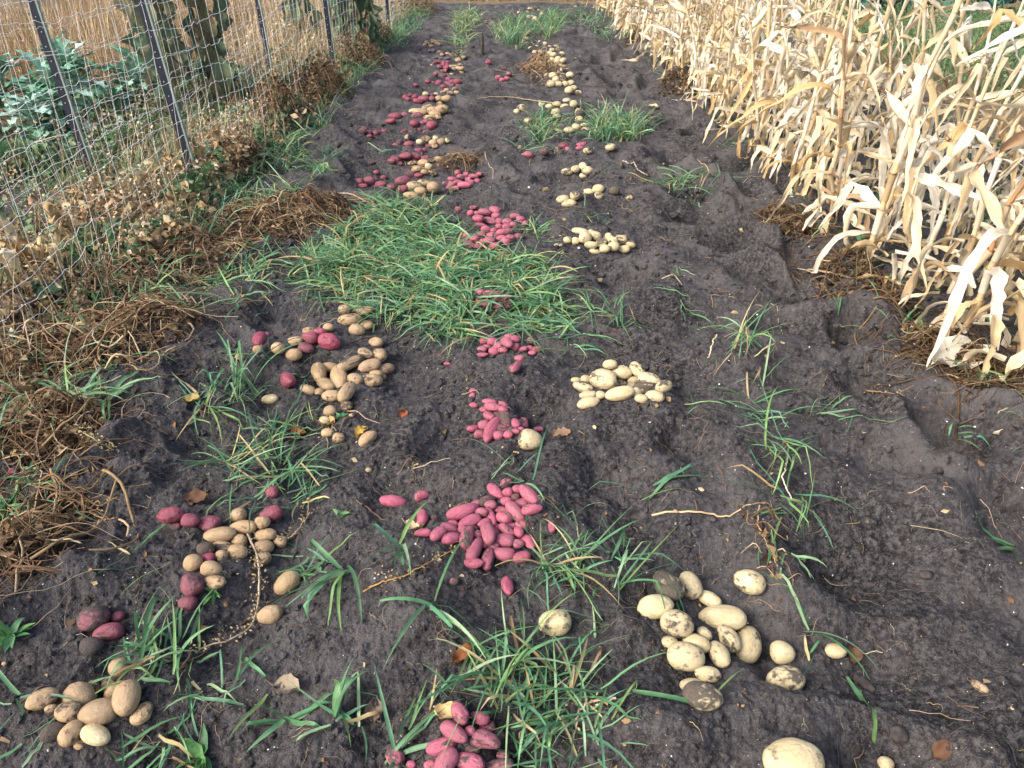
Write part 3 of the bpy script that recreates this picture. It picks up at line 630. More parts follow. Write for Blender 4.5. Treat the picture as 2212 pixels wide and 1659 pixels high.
heap("the big pink heap", 1, 2, """F1325,35,195,92,-15,.2; F1395,65,155,82,-20,.25; F1260,105,115,68,10,.3; F1465,65,92,64,-20,.15; F1195,150,112,82,-45,.3; F1275,180,125,82,-20,.15; F1355,190,138,88,-80,.42; F1405,120,75,62,0,.6; F1480,155,145,88,70,.2; F1530,45,132,62,60,.2; F1600,45,112,82,20,.25; F1560,95,72,52,0,.2; F1615,130,112,62,30,.2; F1595,195,145,92,10,.15;
 F1425,235,155,84,-65,.08|bright rose finger-shaped potato pointing up at the front of the big pink heap; F1520,285,142,78,-80,.42; F1620,285,145,88,5,.25; F1410,330,132,68,3,.12|flat-lying pink potato lowest at the left front of the big pink heap; F1345,110,65,60,0,.3; F1659,0,150,88,45,.2; F1490,-59,112,72,-20,.75|grey soil-dusted potato at the top of the big pink heap; F1550,-131,128,72,40,.1; F1612,-179,88,62,-40,.6; F1640,-134,72,62,0,.2; F1625,-64,75,62,0,.2; F1585,-19,105,58,15,.2; F1540,-39,80,60,0,.3; F1400,-29,95,62,0,.2; F1455,-54,70,60,0,.4;
 F1759,-104,155,88,45,.25; F1707,-44,115,72,-15,.2; F1674,-144,60,55,0,.3; F1684,-94,58,50,0,.6; F1789,-19,135,68,-5,.2; F1684,130,75,60,45,.1; F1764,190,125,72,50,.1|clean pink finger potato apart on the right side of the big pink heap; F1694,290,115,78,-10,.1; F1665,200,75,60,0,.2; F1700,60,90,60,20,.3; F1645,80,80,60,0,.3; F1560,140,80,60,0,.3; F1480,15,90,60,10,.25; F1440,150,70,55,0,.3; F1555,230,80,60,0,.35; F1480,230,70,55,30,.3;F1300,60,80,60,0,.3""")
heap("the strays around the big pink heap", 1, 2, """F1080,35,105,72,80,.12|pink potato under a grass stem left of the big pink heap; F1155,35,46,44,0,.75|small dusty potato beside a grass stem left of the big pink heap; F1085,135,108,54,-5,.1|slim pink potato by a pale leaf at the left foot of the big pink heap; F1630,480,135,74,75,.1|pink potato standing in the grass just below the big pink heap; F1285,450,62,50,0,.65|dusty little pink potato half hidden in the cut grass; F1917,98,74,46,80,.4|tiny dusty pink potato right of the big pink heap;
 F890,-69,175,80,0,.08|long clean pink potato alone left of the big pink heap; F1075,-109,98,68,-15,.5|dusty oval pink potato alone above the long clean one""")
heap("the centre tan group", 1, 1, """T470,465,68,58,0,.2; T345,485,85,50,0,.4; T265,550,105,65,0,.4; T165,600,85,80,0,.15; T215,605,105,88,0,.25; R420,500,88,70,0,.15; R350,535,108,84,0,.3; R325,595,102,78,0,.4|dusty red potato at the front of the upper centre group; R463,545,155,115,10,.15|largest shiny red potato on the mound of the upper centre group; T575,348,84,74,0,.5; T690,355,145,60,0,.45; T608,415,150,80,-5,.4; T655,480,102,88,0,.2|pale tan potato at the mouth of the big grass patch; T715,450,92,70,0,.25""")
heap("the curved tan row", 1, 1, """T780,560,98,78,15,.25|tan potato at the top end of the curved tan row; T797,645,102,98,0,.35; T700,640,105,62,15,.4; T645,685,170,78,-25,.6|long soil-smeared tan potato on the left of the curved tan row; T730,718,145,88,-15,.3; T838,735,115,70,-20,.2; T765,755,85,55,0,.2; T650,798,105,78,15,.25; T745,805,135,95,0,.5; T815,780,60,45,0,.3""")
heap("the round tan heap in the grass", 1, 1, """T420,770,125,92,60,.2; T475,725,115,68,0,.2; T455,815,135,84,20,.12; T530,790,165,105,60,.2; T590,880,145,88,-70,.35; T485,905,115,80,0,.3; T412,883,58,56,0,.3; T330,868,118,68,15,.35""")
heap("the strays of the centre left grass", 1, 1, """R203,800,135,92,40,.15|single red potato lying diagonal left of the round tan heap; Y92,930,110,68,3,.1|small pale potato alone left of the tall grass; T588,970,78,64,0,.6|half-dirty tan potato just below the round tan heap; T480,1003,84,68,0,.15|tan potato in the grass under the round tan heap; Y445,1065,74,52,0,.2|pale potato hidden in the grass band; T465,1145,80,64,0,.15|left one of two small tan potatoes in a row by the yellow leaf; T535,1178,78,68,0,.2|right one of two small tan potatoes in a row by the yellow leaf; T722,1182,120,80,-35,.3|kidney-shaped tan potato beside the round yellow leaf;
 T618,1032,32,24,0,.3|pea-sized tan potato under the half-dirty one; T730,1387,42,34,0,.3|pea-sized brown potato alone on the bare middle soil; R22,540,104,84,80,.15|red potato left of the upper centre group; R70,512,46,44,0,.15|little red potato touching a bigger red one, left of the upper centre group; T12,605,64,58,0,.2|small tan potato below the two reds left of the upper centre group; F1240,698,46,24,0,.2|tiny pink potato alone on the soil of the centre""")
heap("the pink pile under the grass patch", 1, 1, """F1545,258,155,60,5,.4|long pink potato on top of the pile in the right edge of the grass patch; F1455,240,64,54,0,.5; F1440,290,40,34,0,.3; F1497,305,84,50,0,.2; F1525,297,60,35,0,.2; F1565,325,70,44,0,.3; F1630,310,64,62,0,.4; F1630,260,45,40,0,.4; F1590,300,60,44,0,.3; F1670,290,52,46,0,.65""")
heap("the middle pink pile", 1, 1, """F1480,550,60,48,0,.1; F1535,555,74,58,0,.1; F1465,605,64,44,0,.3; F1495,590,55,38,0,.3; F1570,585,64,54,0,.3; F1548,617,74,54,0,.1; F1465,640,80,34,0,.4; F1605,600,64,44,0,.5; F1635,575,84,64,40,.2; F1640,525,64,44,0,.2; F1684,540,60,58,0,.1; F1789,548,70,62,0,.4; F1669,585,55,52,0,.3; F1729,603,60,36,0,.3; F1774,598,45,40,0,.3; F1819,605,60,44,0,.3; F1789,635,55,34,0,.3""")
heap("the pink pair below the middle pile", 1, 1, """F1707,663,66,48,0,.1|upper of two pink potatoes below the middle pink pile; F1689,715,106,60,-45,.45|lower longer of two pink potatoes below the middle pink pile""")
heap("the three strays", 1, 1, """F1405,872,46,35,0,.3|topmost of three tiny pink potatoes in a column; F1402,903,40,38,0,.3|middle one of three tiny pink potatoes in a column; F1412,967,60,38,0,.1|lowest and brightest of three tiny pink potatoes in a column; R1919,1358,34,31,0,.4|tiny round red potato on the soil right of the single yellow one""")
heap("the upright pink heap", 1, 1, """F1520,955,98,48,5,.2; F1545,985,115,60,15,.2; F1475,995,55,34,0,.4; F1600,962,64,40,20,.4; F1520,1035,85,55,40,.3; F1560,1030,85,45,30,.5; F1620,1065,95,65,70,.65|soil-dusted pink potato at the right side of the upright pink heap; F1477,1095,78,68,0,.15; F1535,1115,185,88,-60,.15|long pink potato leaning up across the front of the upright pink heap; F1405,1118,80,45,-10,.2; F1452,1155,74,58,0,.2; F1575,1165,74,64,0,.15; F1640,1155,64,58,0,.1; F1600,1110,64,62,0,.5; F1590,1000,64,54,0,.3; F1681,1085,74,62,60,.2; F1731,1085,75,64,80,.55; F1679,1140,55,44,0,.2; F1719,1125,46,40,0,.4; F1834,1122,74,32,0,.2""")
heap("the single yellow ones", 2, 1, """Y120,1190,155,140,0,.4|big dusty yellow potato alone beside the upright pink heap; T65,290,55,44,0,.8|dirty brown potato at the right fringe of the big grass patch; T300,1692,20,18,0,.5|pea-sized brown potato right of the upper heap""")
heap("the middle yellow heap", 2, 1, """Y415,805,66,40,0,.2; Y460,850,130,85,20,.5; Y485,800,66,60,0,.2; Y495,900,115,55,0,.4; Y495,952,145,76,-5,.15|smooth oval yellow potato in front at the left of the middle yellow heap; Y575,900,60,58,0,.2; Y585,805,165,145,30,.22|big lumpy yellow potato on top of the middle yellow heap; Y630,765,95,75,40,.3; Y640,720,90,70,10,.35; Y718,760,130,94,10,.15; Y812,735,108,84,60,.35; Y885,810,140,95,15,.4; Y770,805,76,60,0,.25; Y710,835,105,55,0,.6; Y850,850,145,80,0,.8|soil-blackened yellow potato in the middle of the middle yellow heap; Y700,890,190,100,-5,.15|longest smooth yellow potato at the front of the middle yellow heap; Y810,890,70,55,80,.2; Y838,925,84,62,0,.1; Y925,910,120,80,10,.35; Y985,845,115,80,-20,.45; Y745,850,90,60,0,.4""")
heap("the front yellow heap", 2, 2, """Y1010,480,215,165,60,.62|tall potato with a big black soil patch, top left of the front yellow heap; Y1163,480,165,135,75,.3|upright oval yellow potato second along the top of the front yellow heap; Y1270,558,150,94,25,.3|small kinked yellow potato at the top of the front yellow heap; Y950,630,230,158,-5,.22|clean oval yellow potato at the left end of the front yellow heap; Y1095,752,205,168,10,.38|round yellow potato with a soil stain under the left end one; Y1365,695,290,160,8,.42|longest yellow potato, lying across the right of the front yellow heap; Y1248,795,95,80,50,.3|smallest yellow potato in the middle of the front yellow heap;
 Y1400,812,165,120,60,.25|egg-shaped yellow potato under the longest one of the front heap; Y1528,858,235,170,-60,.3|large yellow potato at the far right of the front yellow heap; Y1175,835,170,120,20,.15|yellow potato half hidden behind the large stained one, front heap; Y1060,880,110,85,0,.3|half-buried yellow potato at the left behind the large stained one; Y1145,950,230,195,10,.35|large round stained yellow potato low in the front yellow heap; Y1305,900,175,120,80,.25|upright yellow potato beside the large stained round one; Y1205,1050,165,98,5,.38|small yellow potato under the large round stained one; Y1180,1115,165,95,-5,.25|yellow potato mostly hidden behind the blackest one; Y1235,1195,245,175,10,.72|lowest potato of the front yellow heap, half black with soil""")
heap("the yellow strays", 2, 2, """Y278,718,208,168,0,.3|lone yellow potato sitting in the grass at bottom centre; Y1535,470,192,155,15,.4|speckled yellow potato apart at the upper right of the front heap; Y1754,908,150,150,0,.2|round yellow potato right of the front heap, upper of a pair; Y1774,1087,235,172,-5,.45|dented yellow potato right of the front heap, lower of a pair; Y2099,902,128,98,5,.15|small round yellow potato farthest right, beside a brown leaf; T3029,1130,95,60,50,.5|broken gnawed potato on the right soil near the frame edge; Y1824,1610,375,250,0,.4|very large oval yellow potato at the bottom edge; Y2424,1630,100,85,0,.3|yellow potato cut by the bottom edge, right of the very large one""")
heap("the yellow mound beyond the centre", 2, 0, """Y450,1500,112,50,10,.3; Y505,1505,46,42,0,.3; Y380,1558,56,46,0,.15; Y415,1560,56,54,0,.15; Y467,1553,80,82,0,.35; Y540,1530,76,64,0,.45; Y510,1580,84,54,0,.4; Y575,1575,76,64,0,.55; Y625,1525,46,36,0,.3; Y630,1545,76,46,0,.3; Y660,1560,66,54,0,.3; Y710,1560,80,70,0,.55; Y755,1580,70,54,0,.4; Y600,1610,66,54,0,.15; Y655,1597,80,64,0,.45; Y725,1615,76,50,0,.1; Y540,1630,76,40,0,.3""")
heap("the far strays right", 2, 0, """Y300,1592,55,34,0,.5|brownish potato alone left of the yellow mound beyond the centre; Y330,1293,86,56,0,.35|yellow potato lying at the left of the three beyond the mound; Y408,1268,66,64,0,.5|spotted yellow potato standing in the three beyond the mound; Y370,1315,96,52,0,.45|lowest yellow potato of the three beyond the mound; Y495,1245,70,46,0,.35|yellow potato left in the second trio beyond the mound; Y560,1225,75,56,0,.1|clean yellow potato on top of the second trio; Y560,1272,70,50,0,.5|dirty yellow potato under the clean one of the second trio; Y665,1235,70,58,0,.85|soil-black potato right of the second trio; Y760,1285,46,44,0,.6|withered little potato with roots right of the second trio; Y640,955,70,54,0,.3|yellow potato alone right of the upper grass patch; Y490,952,56,40,0,.3|yellow potato touching purple-pink ones by the upper grass patch; Y30,722,40,36,0,.1|small bright yellow potato left of the upper grass patch; Y60,700,60,52,0,.35|brown-stained potato above the small bright one; Y105,785,56,50,0,.3|yellow potato at the left end of the upper grass patch; Y195,675,46,44,0,.4|brownish potato under the withered brown clump""")
heap("the small yellow group past the trios", 2, 0, """Y460,1080,62,54,80,.2; Y410,1095,56,50,0,.3; Y358,1112,80,50,0,.4; Y480,1112,76,56,0,.25; Y470,1130,56,40,0,.3; Y545,1110,50,30,0,.7""")
heap("the purplish pink line", 2, 0, """F110,1005,62,40,0,.3; F130,1020,44,30,0,.3; F72,1025,36,30,0,.4; F105,1000,40,34,0,.3; F140,1016,40,30,0,.3; F210,985,66,46,0,.6; F330,940,66,36,0,.4; F450,935,66,36,0,.3; F440,960,56,30,0,.2; F365,970,46,36,0,.3""")
heap("the yellow row in the upper grass", 2, 0, """Y440,730,66,62,0,.5; Y435,770,52,38,0,.3; Y283,715,60,56,0,.3; Y290,755,56,42,0,.2; Y355,780,52,36,0,.4; Y425,795,66,42,0,.2; Y415,825,56,50,0,.2; Y305,820,62,32,0,.2; Y370,852,70,42,0,.2; Y475,815,66,38,0,.3; Y475,845,66,46,0,.2; Y290,675,56,42,0,.2; Y355,655,56,42,0,.5; Y400,675,52,48,0,.2; Y240,690,44,36,0,.2; Y345,690,60,50,0,.4""")
heap("the dense yellow pile", 2, 0, """Y235,495,56,40,0,.1; Y265,490,52,44,0,.1; Y285,515,48,44,0,.3; Y325,512,66,50,0,.75; Y375,500,52,40,0,.1; Y250,545,66,50,0,.3; Y305,545,56,38,0,.2; Y340,545,48,38,0,.2; Y380,545,56,48,0,.3; Y370,575,56,48,0,.2; Y400,570,44,34,0,.2; Y430,605,48,36,0,.4; Y310,475,44,38,0,.5""")
heap("the far yellow bank", 2, 0, "; ".join("Y%d,%d,%d,%d,0,%.2f" % (x, y, s_, s_ * .82, d_) for x, y, s_, d_ in
     [(320,352,44,.5),(335,380,38,.3),(300,330,38,.4),(260,320,36,.3),(285,300,34,.5),(240,300,36,.4),(215,285,36,.3),(185,275,36,.4),(145,285,36,.3),(130,270,34,.2),(90,255,38,.2),(75,270,34,.3),(120,300,36,.3),(155,315,36,.3),(190,320,38,.3),(215,330,38,.6),
      (245,345,40,.4),(270,355,42,.3),(300,370,42,.2),(320,400,44,.1),(290,400,46,.1),(260,390,44,.2),(235,380,40,.4),(210,365,40,.5),(175,350,38,.3),(150,340,36,.3),(240,415,42,.1),(275,425,44,.3),(310,430,40,.2),(335,430,38,.3),(215,400,38,.3),(180,410,38,.1),(195,425,38,.1),(255,440,40,.4),(225,435,40,.4),(325,455,36,.5),(175,385,34,.3)]))
heap("the far end potatoes", 2, 0, "; ".join("Y%d,%d,%d,%d,0,.4" % a for a in [(120,60,46,26),(95,62,40,24),(180,75,40,28),(195,90,34,24),(130,115,36,26),(150,122,36,26),(110,110,34,24),(165,130,36,24),(45,72,22,20),(410,48,30,20),(140,135,30,22)]))
heap("the pink heap right of the tall reds", 1, 0, """F1308,1120,44,42,0,.2; F1340,1150,66,40,0,.3; F1405,1145,66,36,0,.2; F1445,1130,40,34,0,.2; F1280,1165,66,36,0,.2; F1310,1180,66,36,0,.2; F1375,1160,46,40,0,.3; F1345,1200,90,46,0,.2; F1400,1180,56,36,0,.2; F1270,1195,56,36,0,.2; F1255,1215,46,36,0,.3; F1425,1180,46,36,0,.2; F1385,1190,50,36,0,.3; F1230,1190,46,36,0,.4; F1300,1215,56,36,0,.2; F1360,1130,46,34,0,.3""")
heap("the long pink pile in the grass", 1, 0, """F1545,1365,80,56,15,.3; F1435,1385,66,40,0,.3; F1490,1385,86,46,0,.3; F1390,1380,46,42,0,.3; F1440,1420,76,50,0,.35; F1515,1430,96,46,10,.35; F1450,1455,76,36,0,.2; F1500,1400,60,40,0,.3; F1580,1435,56,46,0,.3; F1630,1440,66,50,0,.3; F1625,1470,56,40,0,.3; F1640,1500,56,46,0,.4; F1490,1485,66,46,0,.2; F1545,1490,46,36,0,.4; F1595,1505,76,46,0,.2; F1515,1530,86,46,10,.2; F1430,1555,66,46,0,.3; F1465,1560,56,40,0,.3; F1500,1560,76,46,0,.2; F1385,1578,95,52,20,.2; F1545,1590,66,46,0,.2; F1590,1540,66,36,0,.3; F1440,1600,60,40,0,.3; F1370,1530,56,46,0,.3; F1620,1560,66,50,0,.3; F1679,1400,66,42,0,.3; F1714,1420,56,46,0,.3; F1669,1455,50,40,0,.2; F1709,1530,66,36,0,.6; F1744,1445,42,36,0,.4; F1310,1360,46,42,0,.5; F1555,1400,60,40,0,.3; F1480,1520,60,40,0,.3; F1650,1540,56,40,0,.4; F1410,1350,50,36,0,.4; F1575,1470,56,40,0,.3; F1520,1190,36,34,80,.3""")
heap("the red line behind the grass patch", 1, 0, """R670,1180,66,50,0,.3; R735,1172,86,60,0,.1; R685,1203,72,36,0,.2; R810,1195,76,46,0,.3; R885,1210,66,54,0,.3; R950,1175,100,66,-10,.3; R945,1225,76,54,0,.3; R1000,1130,76,54,0,.3; T1030,1205,106,64,0,.3; T1090,1190,96,56,0,.3; T1150,1215,86,74,0,.2; T1010,1260,96,50,0,.3; R1060,1130,56,36,0,.3; T1140,1125,66,36,0,.3; T1085,1115,46,34,0,.3; T1060,1240,80,50,0,.3""")
heap("the red fan past the line", 1, 0, """R990,935,70,44,0,.1; R995,968,80,50,0,.6; R1050,975,56,36,0,.1; R900,1005,66,54,0,.3; R970,1010,86,50,0,.3; R1035,1015,66,50,0,.3; R800,1035,56,46,0,.2; R840,1055,46,36,0,.3; R880,1045,56,46,0,.3; R820,1065,46,36,0,.3; R1095,1025,60,40,0,.2; R930,1060,46,30,0,.3; T1040,1095,66,50,0,.4; T1085,1060,76,50,0,.3; T1170,1035,66,46,0,.3; Y1120,1080,50,46,0,.1; T1010,1060,56,36,0,.3; R775,1060,40,34,0,.3; R910,938,56,30,0,.3; R1075,975,40,32,0,.2; R750,1055,46,30,0,.6; T1140,1040,50,36,0,.4""")
heap("the small red and tan ring", 1, 0, """R960,855,46,44,0,.3; R1005,850,40,36,0,.2; R1050,848,56,40,0,.4; R930,890,40,38,0,.4; Y1010,882,46,40,0,.3; T985,890,44,36,0,.3; Y1060,920,46,36,0,.1; T1100,905,66,50,0,.3; T1140,935,56,50,0,.3; Y1165,900,40,38,0,.1; T1200,920,56,54,0,.4; Y1245,910,40,38,0,.4; R1125,950,40,32,0,.2; T1160,950,44,34,0,.3; R1100,885,44,32,0,.2""")
heap("the dusty small reds in the hollow", 1, 0, """R690,850,50,34,0,.45; R715,845,44,36,0,.6; R740,860,46,40,0,.4; R760,875,50,36,0,.3; R790,860,46,38,0,.5; R830,855,46,38,0,.3; R710,835,40,32,0,.6; R770,850,44,34,0,.4; R735,882,40,24,0,.2; R850,858,36,30,0,.4""")
heap("the large reds before the tan mound", 1, 0, """R870,785,66,40,0,.3; R905,785,86,50,0,.2; R970,782,56,46,0,.3; R1025,765,60,54,0,.3; R1060,795,76,50,0,.35; R1140,812,72,60,0,.15; R1100,790,50,36,0,.3; R1090,820,42,32,0,.1""")
heap("the tan mound behind the large reds", 1, 0, """Y1030,718,80,36,0,.1; T1075,725,96,50,0,.2; T1110,760,86,40,0,.3; T1140,700,66,40,0,.2; T1190,715,86,64,0,.2; T1160,740,76,46,0,.2; T1225,725,50,36,0,.3; T1180,760,46,36,0,.4; T1120,690,46,30,0,.3; T1100,700,50,36,0,.2; T1150,720,60,44,0,.2""")
heap("the red and tan bunch past the mound", 1, 0, """R970,632,42,38,0,.2; R985,645,36,32,0,.2; R1000,620,36,30,0,.2; R1030,628,38,32,0,.2; R1095,640,76,46,0,.2; R1050,655,66,34,0,.2; R1145,640,42,38,0,.3; Y1100,610,42,30,0,.1; T1170,640,56,46,0,.3; T1220,645,66,40,0,.2; T1240,625,40,30,0,.3; R1140,618,36,28,0,.2; Y1165,618,38,30,0,.1; T1200,655,44,34,0,.3""")
heap("the far red snake", 1, 0, "; ".join("R%d,%d,%d,%d,0,%.2f" % (x, y, s_, s_ * .8, d_) for x, y, s_, d_ in
     [(1035,552,30,.3),(1115,560,36,.2),(1155,560,34,.1),(1185,575,40,.1),(1215,560,36,.2),(1250,520,40,.2),(1275,555,46,.4),(1305,530,56,.2),(1185,495,44,.1),(1165,480,34,.2),(1215,490,40,.2),(1245,490,36,.3),(1225,440,44,.05),(1200,435,40,.3),(1180,450,36,.1),
      (1215,410,36,.2),(1240,405,36,.1),(1165,405,36,.2),(1190,400,34,.3),(1270,530,40,.3),(1235,540,38,.2),(1170,510,32,.3),(1255,545,36,.2),(1205,465,36,.2),(1210,425,34,.2),(1085,440,24,.3),(1235,425,34,.1),(1300,555,36,.2)]))
heap("the far tan band beside the red snake", 1, 0, "; ".join("T%d,%d,%d,%d,0,%.2f" % (x, y, s_, s_ * .72, d_) for x, y, s_, d_ in
     [(1260,600,44,.3),(1210,600,40,.3),(1290,580,40,.4),(1300,600,38,.2),(1260,435,40,.2),(1290,420,40,.1),(1310,450,50,.1),(1330,475,36,.1),(1285,470,38,.05),(1345,375,36,.3),(1310,390,46,.2),(1255,460,36,.2),(1320,425,40,.1),(1265,485,36,.2),(1270,355,34,.4),(1240,350,34,.3),(1210,345,34,.4),(1190,340,34,.4),(1285,365,34,.3),(1235,585,38,.3),(1325,445,40,.1),(1225,460,34,.3),(1140,424,24,.3)]))
heap("the dark purple line", 1, 0, """P1100,385,56,24,0,.1; P1135,385,50,22,0,.1; P1175,372,56,22,0,.1; P1240,380,50,22,0,.1; P1150,325,32,28,0,.3; P1130,325,30,24,0,.3; P1130,398,36,26,0,.1; P1205,378,46,22,0,.1""")
heap("the little brown pile at the far left", 1, 0, """T1110,280,46,32,0,.5; T1150,270,46,34,0,.6; T1180,285,40,28,0,.4; T1135,285,40,30,0,.5; T1095,290,30,24,0,.4""")
heap("the far strays centre", 1, 0, """F1575,505,42,30,0,.2|left of three pale pink potatoes alone in the far middle row; F1600,515,38,30,0,.2|middle of three pale pink potatoes alone in the far middle row; F1620,510,38,28,0,.2|right of three pale pink potatoes alone in the far middle row; F1505,390,38,34,0,.4|pale pink potato at the foot of the short dark stake; F1490,140,30,24,0,.5|far dull pink potato above the dark stake, nearest its row end; F1530,150,34,26,0,.5|far dull pink potato just right of the one above the stake; F1520,125,32,26,0,.5|far dull pink potato, rearmost above the stake; F1565,165,34,26,0,.5|far dull pink potato touching the pale bright grass clump; F1640,478,36,28,0,.6|dusty pink potato beside the withered brown clump; F1610,455,34,26,0,.6|dusty pink potato just above the one beside the withered clump""")

KEEP = np.array([[i[1], i[2], i[3]] for _, L in HP for i in L])
DIRTW = [(.12, "clean"), (.27, "lightly dusted"), (.5, "dusty"), (.72, "soil-stained"), (2, "soil-black")]
def build_potatoes():
    items = []
    for hp_, L in HP:
        for it in L: items.append((hp_, it))
    px = np.array([i[1][1] for i in items]); py = np.array([i[1][2] for i in items]); lp = np.array([i[1][3] for i in items]); wp = np.array([i[1][4] for i in items])
    ang = np.radians(np.array([i[1][5] for i in items]))
    _, t0 = hit(px, py); wd = wp * t0 / FPX
    for _ in range(2):
        P, t = hit(px, py, wd * .35); wd = wp * t / FPX
    d = rays(px, py); s = np.clip(-d[:, 2] / np.linalg.norm(d, axis=1), .3, 1)
    Lm = lp * t / FPX; sa = np.sin(ang) ** 2
    full = np.sqrt(np.maximum((Lm ** 2 - (wd * np.sqrt(1 - s * s)) ** 2), (.8 * Lm) ** 2)) / s
    Lm = np.minimum(Lm * (1 - sa) + full * sa, Lm * 1.4)
    hx, hy = np.cos(ang), -np.sin(ang) / s; hd = np.arctan2(hy, hx)
    hgt = wd * np.array([R_.uniform(.84, .98) for _ in items])
    # keep neighbours from sinking into each other
    P0 = P.copy(); rad = (Lm + wd) / 4
    for it_ in range(30):
        D = P[:, None] - P[None]; dist = np.linalg.norm(D, axis=2) + 1e-6; ux = D / dist[..., None]
        def reach(k_hd, L_, w_): c = np.abs(ux[..., 0] * np.cos(k_hd)[:, None] + ux[..., 1] * np.sin(k_hd)[:, None]); return .5 * L_[:, None] * w_[:, None] / np.sqrt((w_[:, None] * c) ** 2 + (L_[:, None] ** 2) * (1 - c ** 2) + 1e-12)
        ra = reach(hd, Lm, wd); need = .93 * (ra + ra.T) - dist; np.fill_diagonal(need, -1); need[need < 0] = 0
        if need.max() < .002: break
        mv = (ux * need[..., None]).sum(1) * .32; mv[:, 2] = np.maximum(mv[:, 2], -.002) ; P = P + np.clip(mv, -.012, .012)
        dl = P[:, :2] - P0[:, :2]; ln = np.linalg.norm(dl, axis=1, keepdims=True); P[:, :2] = P0[:, :2] + dl * np.minimum(1, .6 * wd[:, None] / np.maximum(ln, 1e-6))
        P[:, 2] = np.maximum(P[:, 2], H(P[:, 0], P[:, 1], False) + hgt * .36)
    # drop what hangs in the air with nothing under it
    for i in np.argsort(P[:, 2]):
        near = (np.linalg.norm(P[:, :2] - P[i, :2], axis=1) < rad + rad[i]) & (P[:, 2] < P[i, 2] - .005); near[i] = False
        g = H(P[i:i+1, 0], P[i:i+1, 1])[0] + hgt[i] * .38
        if not near.any(): P[i, 2] = min(P[i, 2], g + .006)
    base, idx = {}, 0
    for hp_, L in HP:
        n = len(L); ids = list(range(idx, idx + n)); idx += n
        lab = {}; free = [k for k in ids if not items[k][1][7]]
        nr = max(1, min(6, int(round(len(free) / 6.0)))); order = sorted(free, key=lambda k: items[k][1][2])
        rowsz = int(math.ceil(len(order) / nr)) if order else 1
        chunks = [order[a:a + rowsz] for a in range(0, len(order), rowsz)]
        for ri, ch in enumerate(chunks):
            if len(chunks) == 1: rn = ""
            elif len(chunks) == 2: rn = ["back row of ", "front row of "][ri]
            elif len(chunks) == 3: rn = ["back row of ", "middle row of ", "front row of "][ri]
            else: rn = "%s row from the back of " % ordn(ri + 1)
            ch = sorted(ch, key=lambda k: items[k][1][1])
            for j, k in enumerate(ch): lab[k] = (rn, j, len(ch))
        for k in ids:
            ty, _, _, l_, w_, a_, dirt, own = items[k][1]; nm, ct, m_, ks = KINDS[ty]
            near = t[k] < 4.2; dirt = min(1, dirt + (.12 if t[k] > 5 else 0)); v = (k * 7 + int(l_)) % len(ks); asp = Lm[k] / wd[k]
            if ty in 'YTR':
                v = [q for q, kd in enumerate(ks) if (kd == 'round') == (asp < 1.15)][k % max(1, sum((kd == 'round') == (asp < 1.15) for kd in ks))]
            if own: lb = own.strip()
            else:
                rn, j, m = lab[k]; dw = [q for c_, q in DIRTW if dirt <= c_][0]
                pos = "leftmost" if j == 0 and m > 1 else "rightmost" if j == m - 1 and m > 1 else "only" if m == 1 else ordn(j + 1) + " from left"
                lb = "%s %s, %s in the %s%s" % (dw, ct, pos, rn, hp_ if rn else hp_.replace("the ", "", 1))
                wds = lb.split()
                if len(wds) > 16: lb = lb.replace(" row from the back of ", " row back, ").replace("in the ", "", 1).replace(" from left", "")
                if len(lb.split()) > 16: lb = lb.replace(", the ", ", ").replace(" of the ", " of ", 1)
            o = obj(nm, PM[ty][v][0 if near else 1], None, lb, ct, "potatoes of " + hp_ if lb != own else "single potatoes and named ones near " + hp_)
            o.location = P[k]; o.rotation_mode = 'XYZ'
            o.scale = (Lm[k], wd[k], hgt[k])
            o.rotation_euler = (R_.uniform(-.3, .3), R_.uniform(-.18, .18), hd[k] + (PI if R_.random() < .5 else 0))
            o.color = (dirt, .5, .5, 1)
build_potatoes()

# ------------------------------------------------------------------ grass
GREEN = [(.080, .205, .095), (.11, .26, .125), (.155, .32, .165), (.09, .235, .140), (.19, .33, .12), (.25, .39, .23)]
def grass(name, label, spots, kind="stuff", cols=GREEN, cat="grass"):
    """spots: px, py, rx, ry, blades, length m, width m, uprightness"""
    A = Acc()
    for (px, py, rx, ry, n, L, wd, up) in spots:
        x, y = in_ellipse(px, py, rx, ry, n, .6); y = np.clip(y, 3, 1700)
        P, t = hit(x, y); P[:, 2] -= .004; n0 = n
        # blades stand in tufts: pull each toward one of a few tuft centres
        k = max(2, n // 9); j = rng.integers(0, k, n); P[:, :2] = P[j, :2] + .028 * rng.normal(size=(n, 2)); P[:, 2] = H(P[:, 0], P[:, 1]) - .004
        qx, qy = proj(P); qt = P[:, 1] * CP - (P[:, 2] - CAM_H) * SP; dx = np.abs(qx[:, None] - KEEP[None, :, 0]); dy = qy[:, None] - KEEP[None, :, 1]
        clash = ((dx < KEEP[None, :, 2] * .62) & (dy > -KEEP[None, :, 2] * .35) & (dy < np.clip(5.5 / qt[:, None], .5, 4) * 32)).any(1) & (rng.random(n) < .93)
        P = P[~clash]; n = len(P)
        if n < 2: continue
        dead = rng.random(n) < .12
        c = palette(cols, n, .22); c[dead] = palette([(.50, .42, .22), (.40, .30, .15)], int(dead.sum()), .2) if dead.any() else c[dead]
        blades(A, P, L * (.45 + .75 * rng.random(n)), wd * (.48 + .66 * rng.random(n)), c, up + .5 * (rng.random(n) - .5), .5 + 1.3 * rng.random(n), kink=.45, segs=7)
    return obj(name, A.mesh(name, M_GRASS), kind=kind, label=label, cat=cat)
